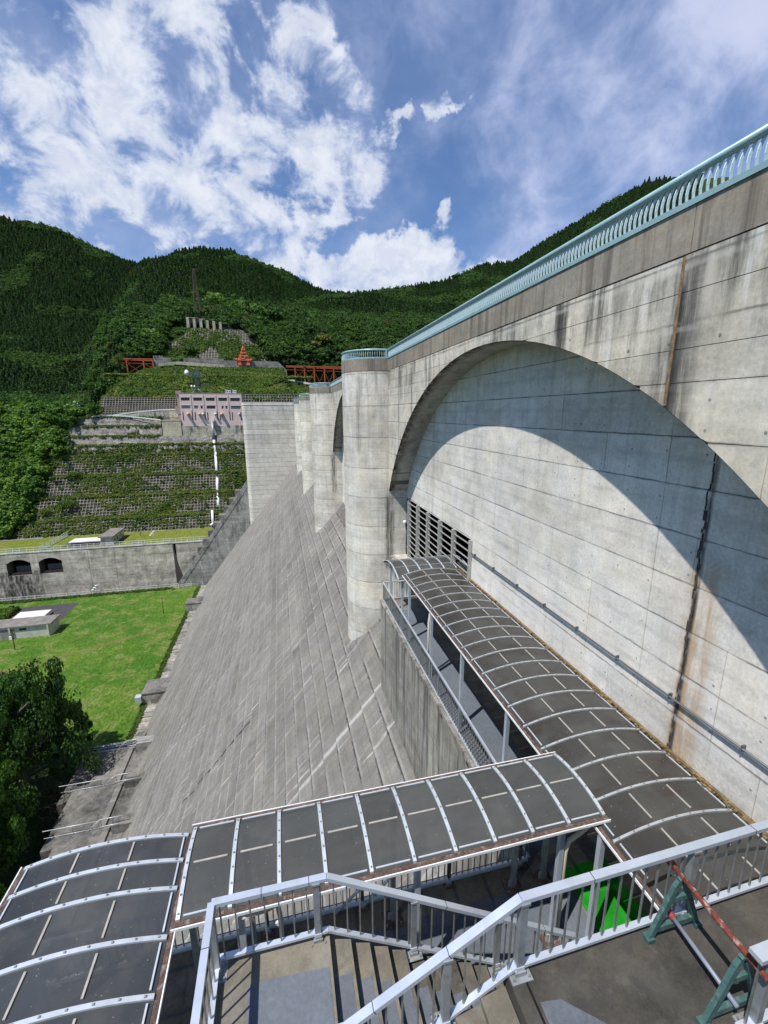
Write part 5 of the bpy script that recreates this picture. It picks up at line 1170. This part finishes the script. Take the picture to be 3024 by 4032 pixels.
def tree(label, base, h, crown_r, seed, cat='tree', kind='broad', group=None, leafm='leaf_broad', n=900, leaf=.7, name='broadleaf_tree', k=18):
    t = thing(name, label, cat, base, group); key = (kind, seed, n, leafm)
    if key not in CACHE:
        if kind == 'broad':
            v, f = broad_crown(n, 1.05, .78, .60, .36 if k < 40 else .27, k, leaf/crown_r, seed); me = mesh_np('crown', [(v, f, 0)], [M[leafm]])
        else: me = None
        CACHE[key] = me; CACHE[key+('t',)] = trunk(h*.72, .03*h+.05, .08, seed, 5, .35).mesh('trunk', M['bark'], smooth=True)
    o = link('crown', CACHE[key], t, base); o.scale = (crown_r, crown_r, h*.72); link('trunk', CACHE[key+('t',)], t, base); return t
spots = [((560, 420), 4, 3.2, 'small bright tree in front of the left counterfort'), ((690, 450), 5, 3.6, 'small bright tree in front of the middle counterforts'), ((780, 445), 5, 3.8, 'small bright tree hiding the right counterforts'), ((590, 640), 6, 3.6, 'small tree on the crib slope left of the orange machine'), ((470, 335), 11, 7, 'round green tree left of the pylon foot on the skyline of the cut'), ((640, 300), 12, 6.5, 'bright tree crown just right of the pylon'), ((745, 330), 11, 7, 'broad tree right of the concrete counterforts'), ((880, 370), 12, 7.5, 'large rounded tree above the orange machine'), ((985, 410), 13, 8, 'largest rounded tree, up and right of the orange machine'), ((1120, 450), 12, 8, 'rounded tree right of the largest one on the upper slope'), ((1230, 520), 11, 7, 'rounded tree above the right trestle'), ((400, 470), 10, 6, 'light green tree at the left edge of the upper crib slope'), ((330, 560), 9, 5.5, 'light green tree above the short left trestle'), ((1150, 610), 8, 5, 'small tree right of the orange machine'), ((1330, 640), 9, 6, 'tree behind the left end of the long trestle'), ((1450, 600), 10, 6, 'tree behind the middle of the long trestle'), ((235, 660), 11, 5, 'light tree beside the short left trestle'), ((120, 760), 12, 4, 'narrow bright tree under the left end of the short trestle'), ((60, 880), 9, 5, 'bright tree at the left foot of the green slope'), ((500, 700), 5, 3.6, 'small dark tree on the pale apron below the bench wall'), ((1010, 655), 5, 3.2, 'small bush-like tree at the foot of the orange machine')]
for i, ((px, py), h, cr, lab) in enumerate(spots):
    p = hit(*S5(px, py+30)); tree(lab, p-Vector((0, 0, .6)), h*1.1, cr*1.1, 200+i % 6, n=1500, leaf=.8, leafm='leaf_mid', group='trees on the upper slope')
S1 = lambda x, y: (x/3.318, 1500+y/3.318)
for (x, y, h, cr, lab) in ((620, 1760, 3.4, 2.3, 'round dark shrub on the second crib slope, far left'), (930, 1700, 5.0, 3.4, 'tall bushy shrub on the crib slope right of the round one'), (1000, 1310, 3.6, 3, 'dark shrub at the left end of the third crib slope')):
    p = hit(*S1(x, y)); tree(lab, p-Vector((0, 0, .2)), h, cr, 220, n=800, leaf=.42, leafm='leaf_bush', name='shrub', cat='shrub')
for (x, y, h, cr, lab) in ((1250, 430, 8, 3, 'slim bright green tree left of the narrow crib wall by the road'), (870, 520, 8, 4, 'bright tree rising at the left end of the top shotcrete band'), (130, 600, 9, 5, 'dark tree standing beside the road far left'), (640, 560, 7, 6, 'broad dark tree behind the road at the bend')):
    p = Vector(at_y(*S1(x, y), 217 if x > 800 else 232)); p.z = terrain(p.x, p.y); tree(lab, p, h, cr, 221+int(x) % 3, n=1000, leaf=.6, leafm='leaf_bright' if x > 800 else 'leaf_broad', group='trees by the road')
# big maples below on the left
ML = [((-39.0, 63.0, -55.5), 24.5, 7.4, 'leaf_near', 'large dark maple between the lawn and the toe platforms, tallest crown of the group'),
      ((-46.5, 68, -56), 22, 7.5, 'leaf_near', 'dark maple cut by the left edge, behind the tallest one'),
      ((-37.6, 51.0, -55), 18, 5.2, 'leaf_near', 'dark maple left of the middle toe platform'),
      ((-34.6, 41.5, -54), 17, 4.8, 'leaf_nearl', 'brighter maple left of the highest toe platform'),
      ((-29.6, 33.0, -53), 12.5, 3.6, 'leaf_nearl', 'small light green maple right above the corner canopy'),
      ((-46, 53, -56), 22, 7.5, 'leaf_near', 'shaded maple at the left edge, nearer than the tallest one'),
      ((-40, 32, -54), 20, 6, 'leaf_nearl', 'maple at the lower left edge of the view beside the corner canopy'),
      ((-42.5, 58, -56), 21, 6.5, 'leaf_near', 'dark maple between the tallest crown and the left edge'),
      ((-38.5, 45, -55), 17, 5.5, 'leaf_near', 'dark maple left of the bright one by the highest toe platform'),
      ((-37.5, 71.5, -56), 14, 4.4, 'leaf_near', 'low dark tree leaning over the pipe rails at the corner of the lawn')]
for i, (p, h, cr, lm_, lab) in enumerate(ML): tree(lab, p, h, cr, 300+i, n=24000 if i < 6 else 16000, leaf=.27, leafm=lm_, name='maple_tree', k=44, group='maples below the dam')
dg = thing('dead_branches', 'tangle of bare brown branches beside the lowest toe platform', 'branches', (-33, 60, -56)); b = MB()
for _ in range(60):
    p = Vector((-33+g.normal()*.8, 60+g.normal()*2, -54+g.normal()*.8)); d = Vector((g.normal(), g.normal(), abs(g.normal())+.3)).normalized()*g.uniform(1, 2.4); b.tube([p, p+d], [.05, .015], 4)
tag(b.build('twigs', M['brown'], dg), kind='stuff')
sheet('reservoir_water', M['water'], 14, 900, -400, 200, -4)
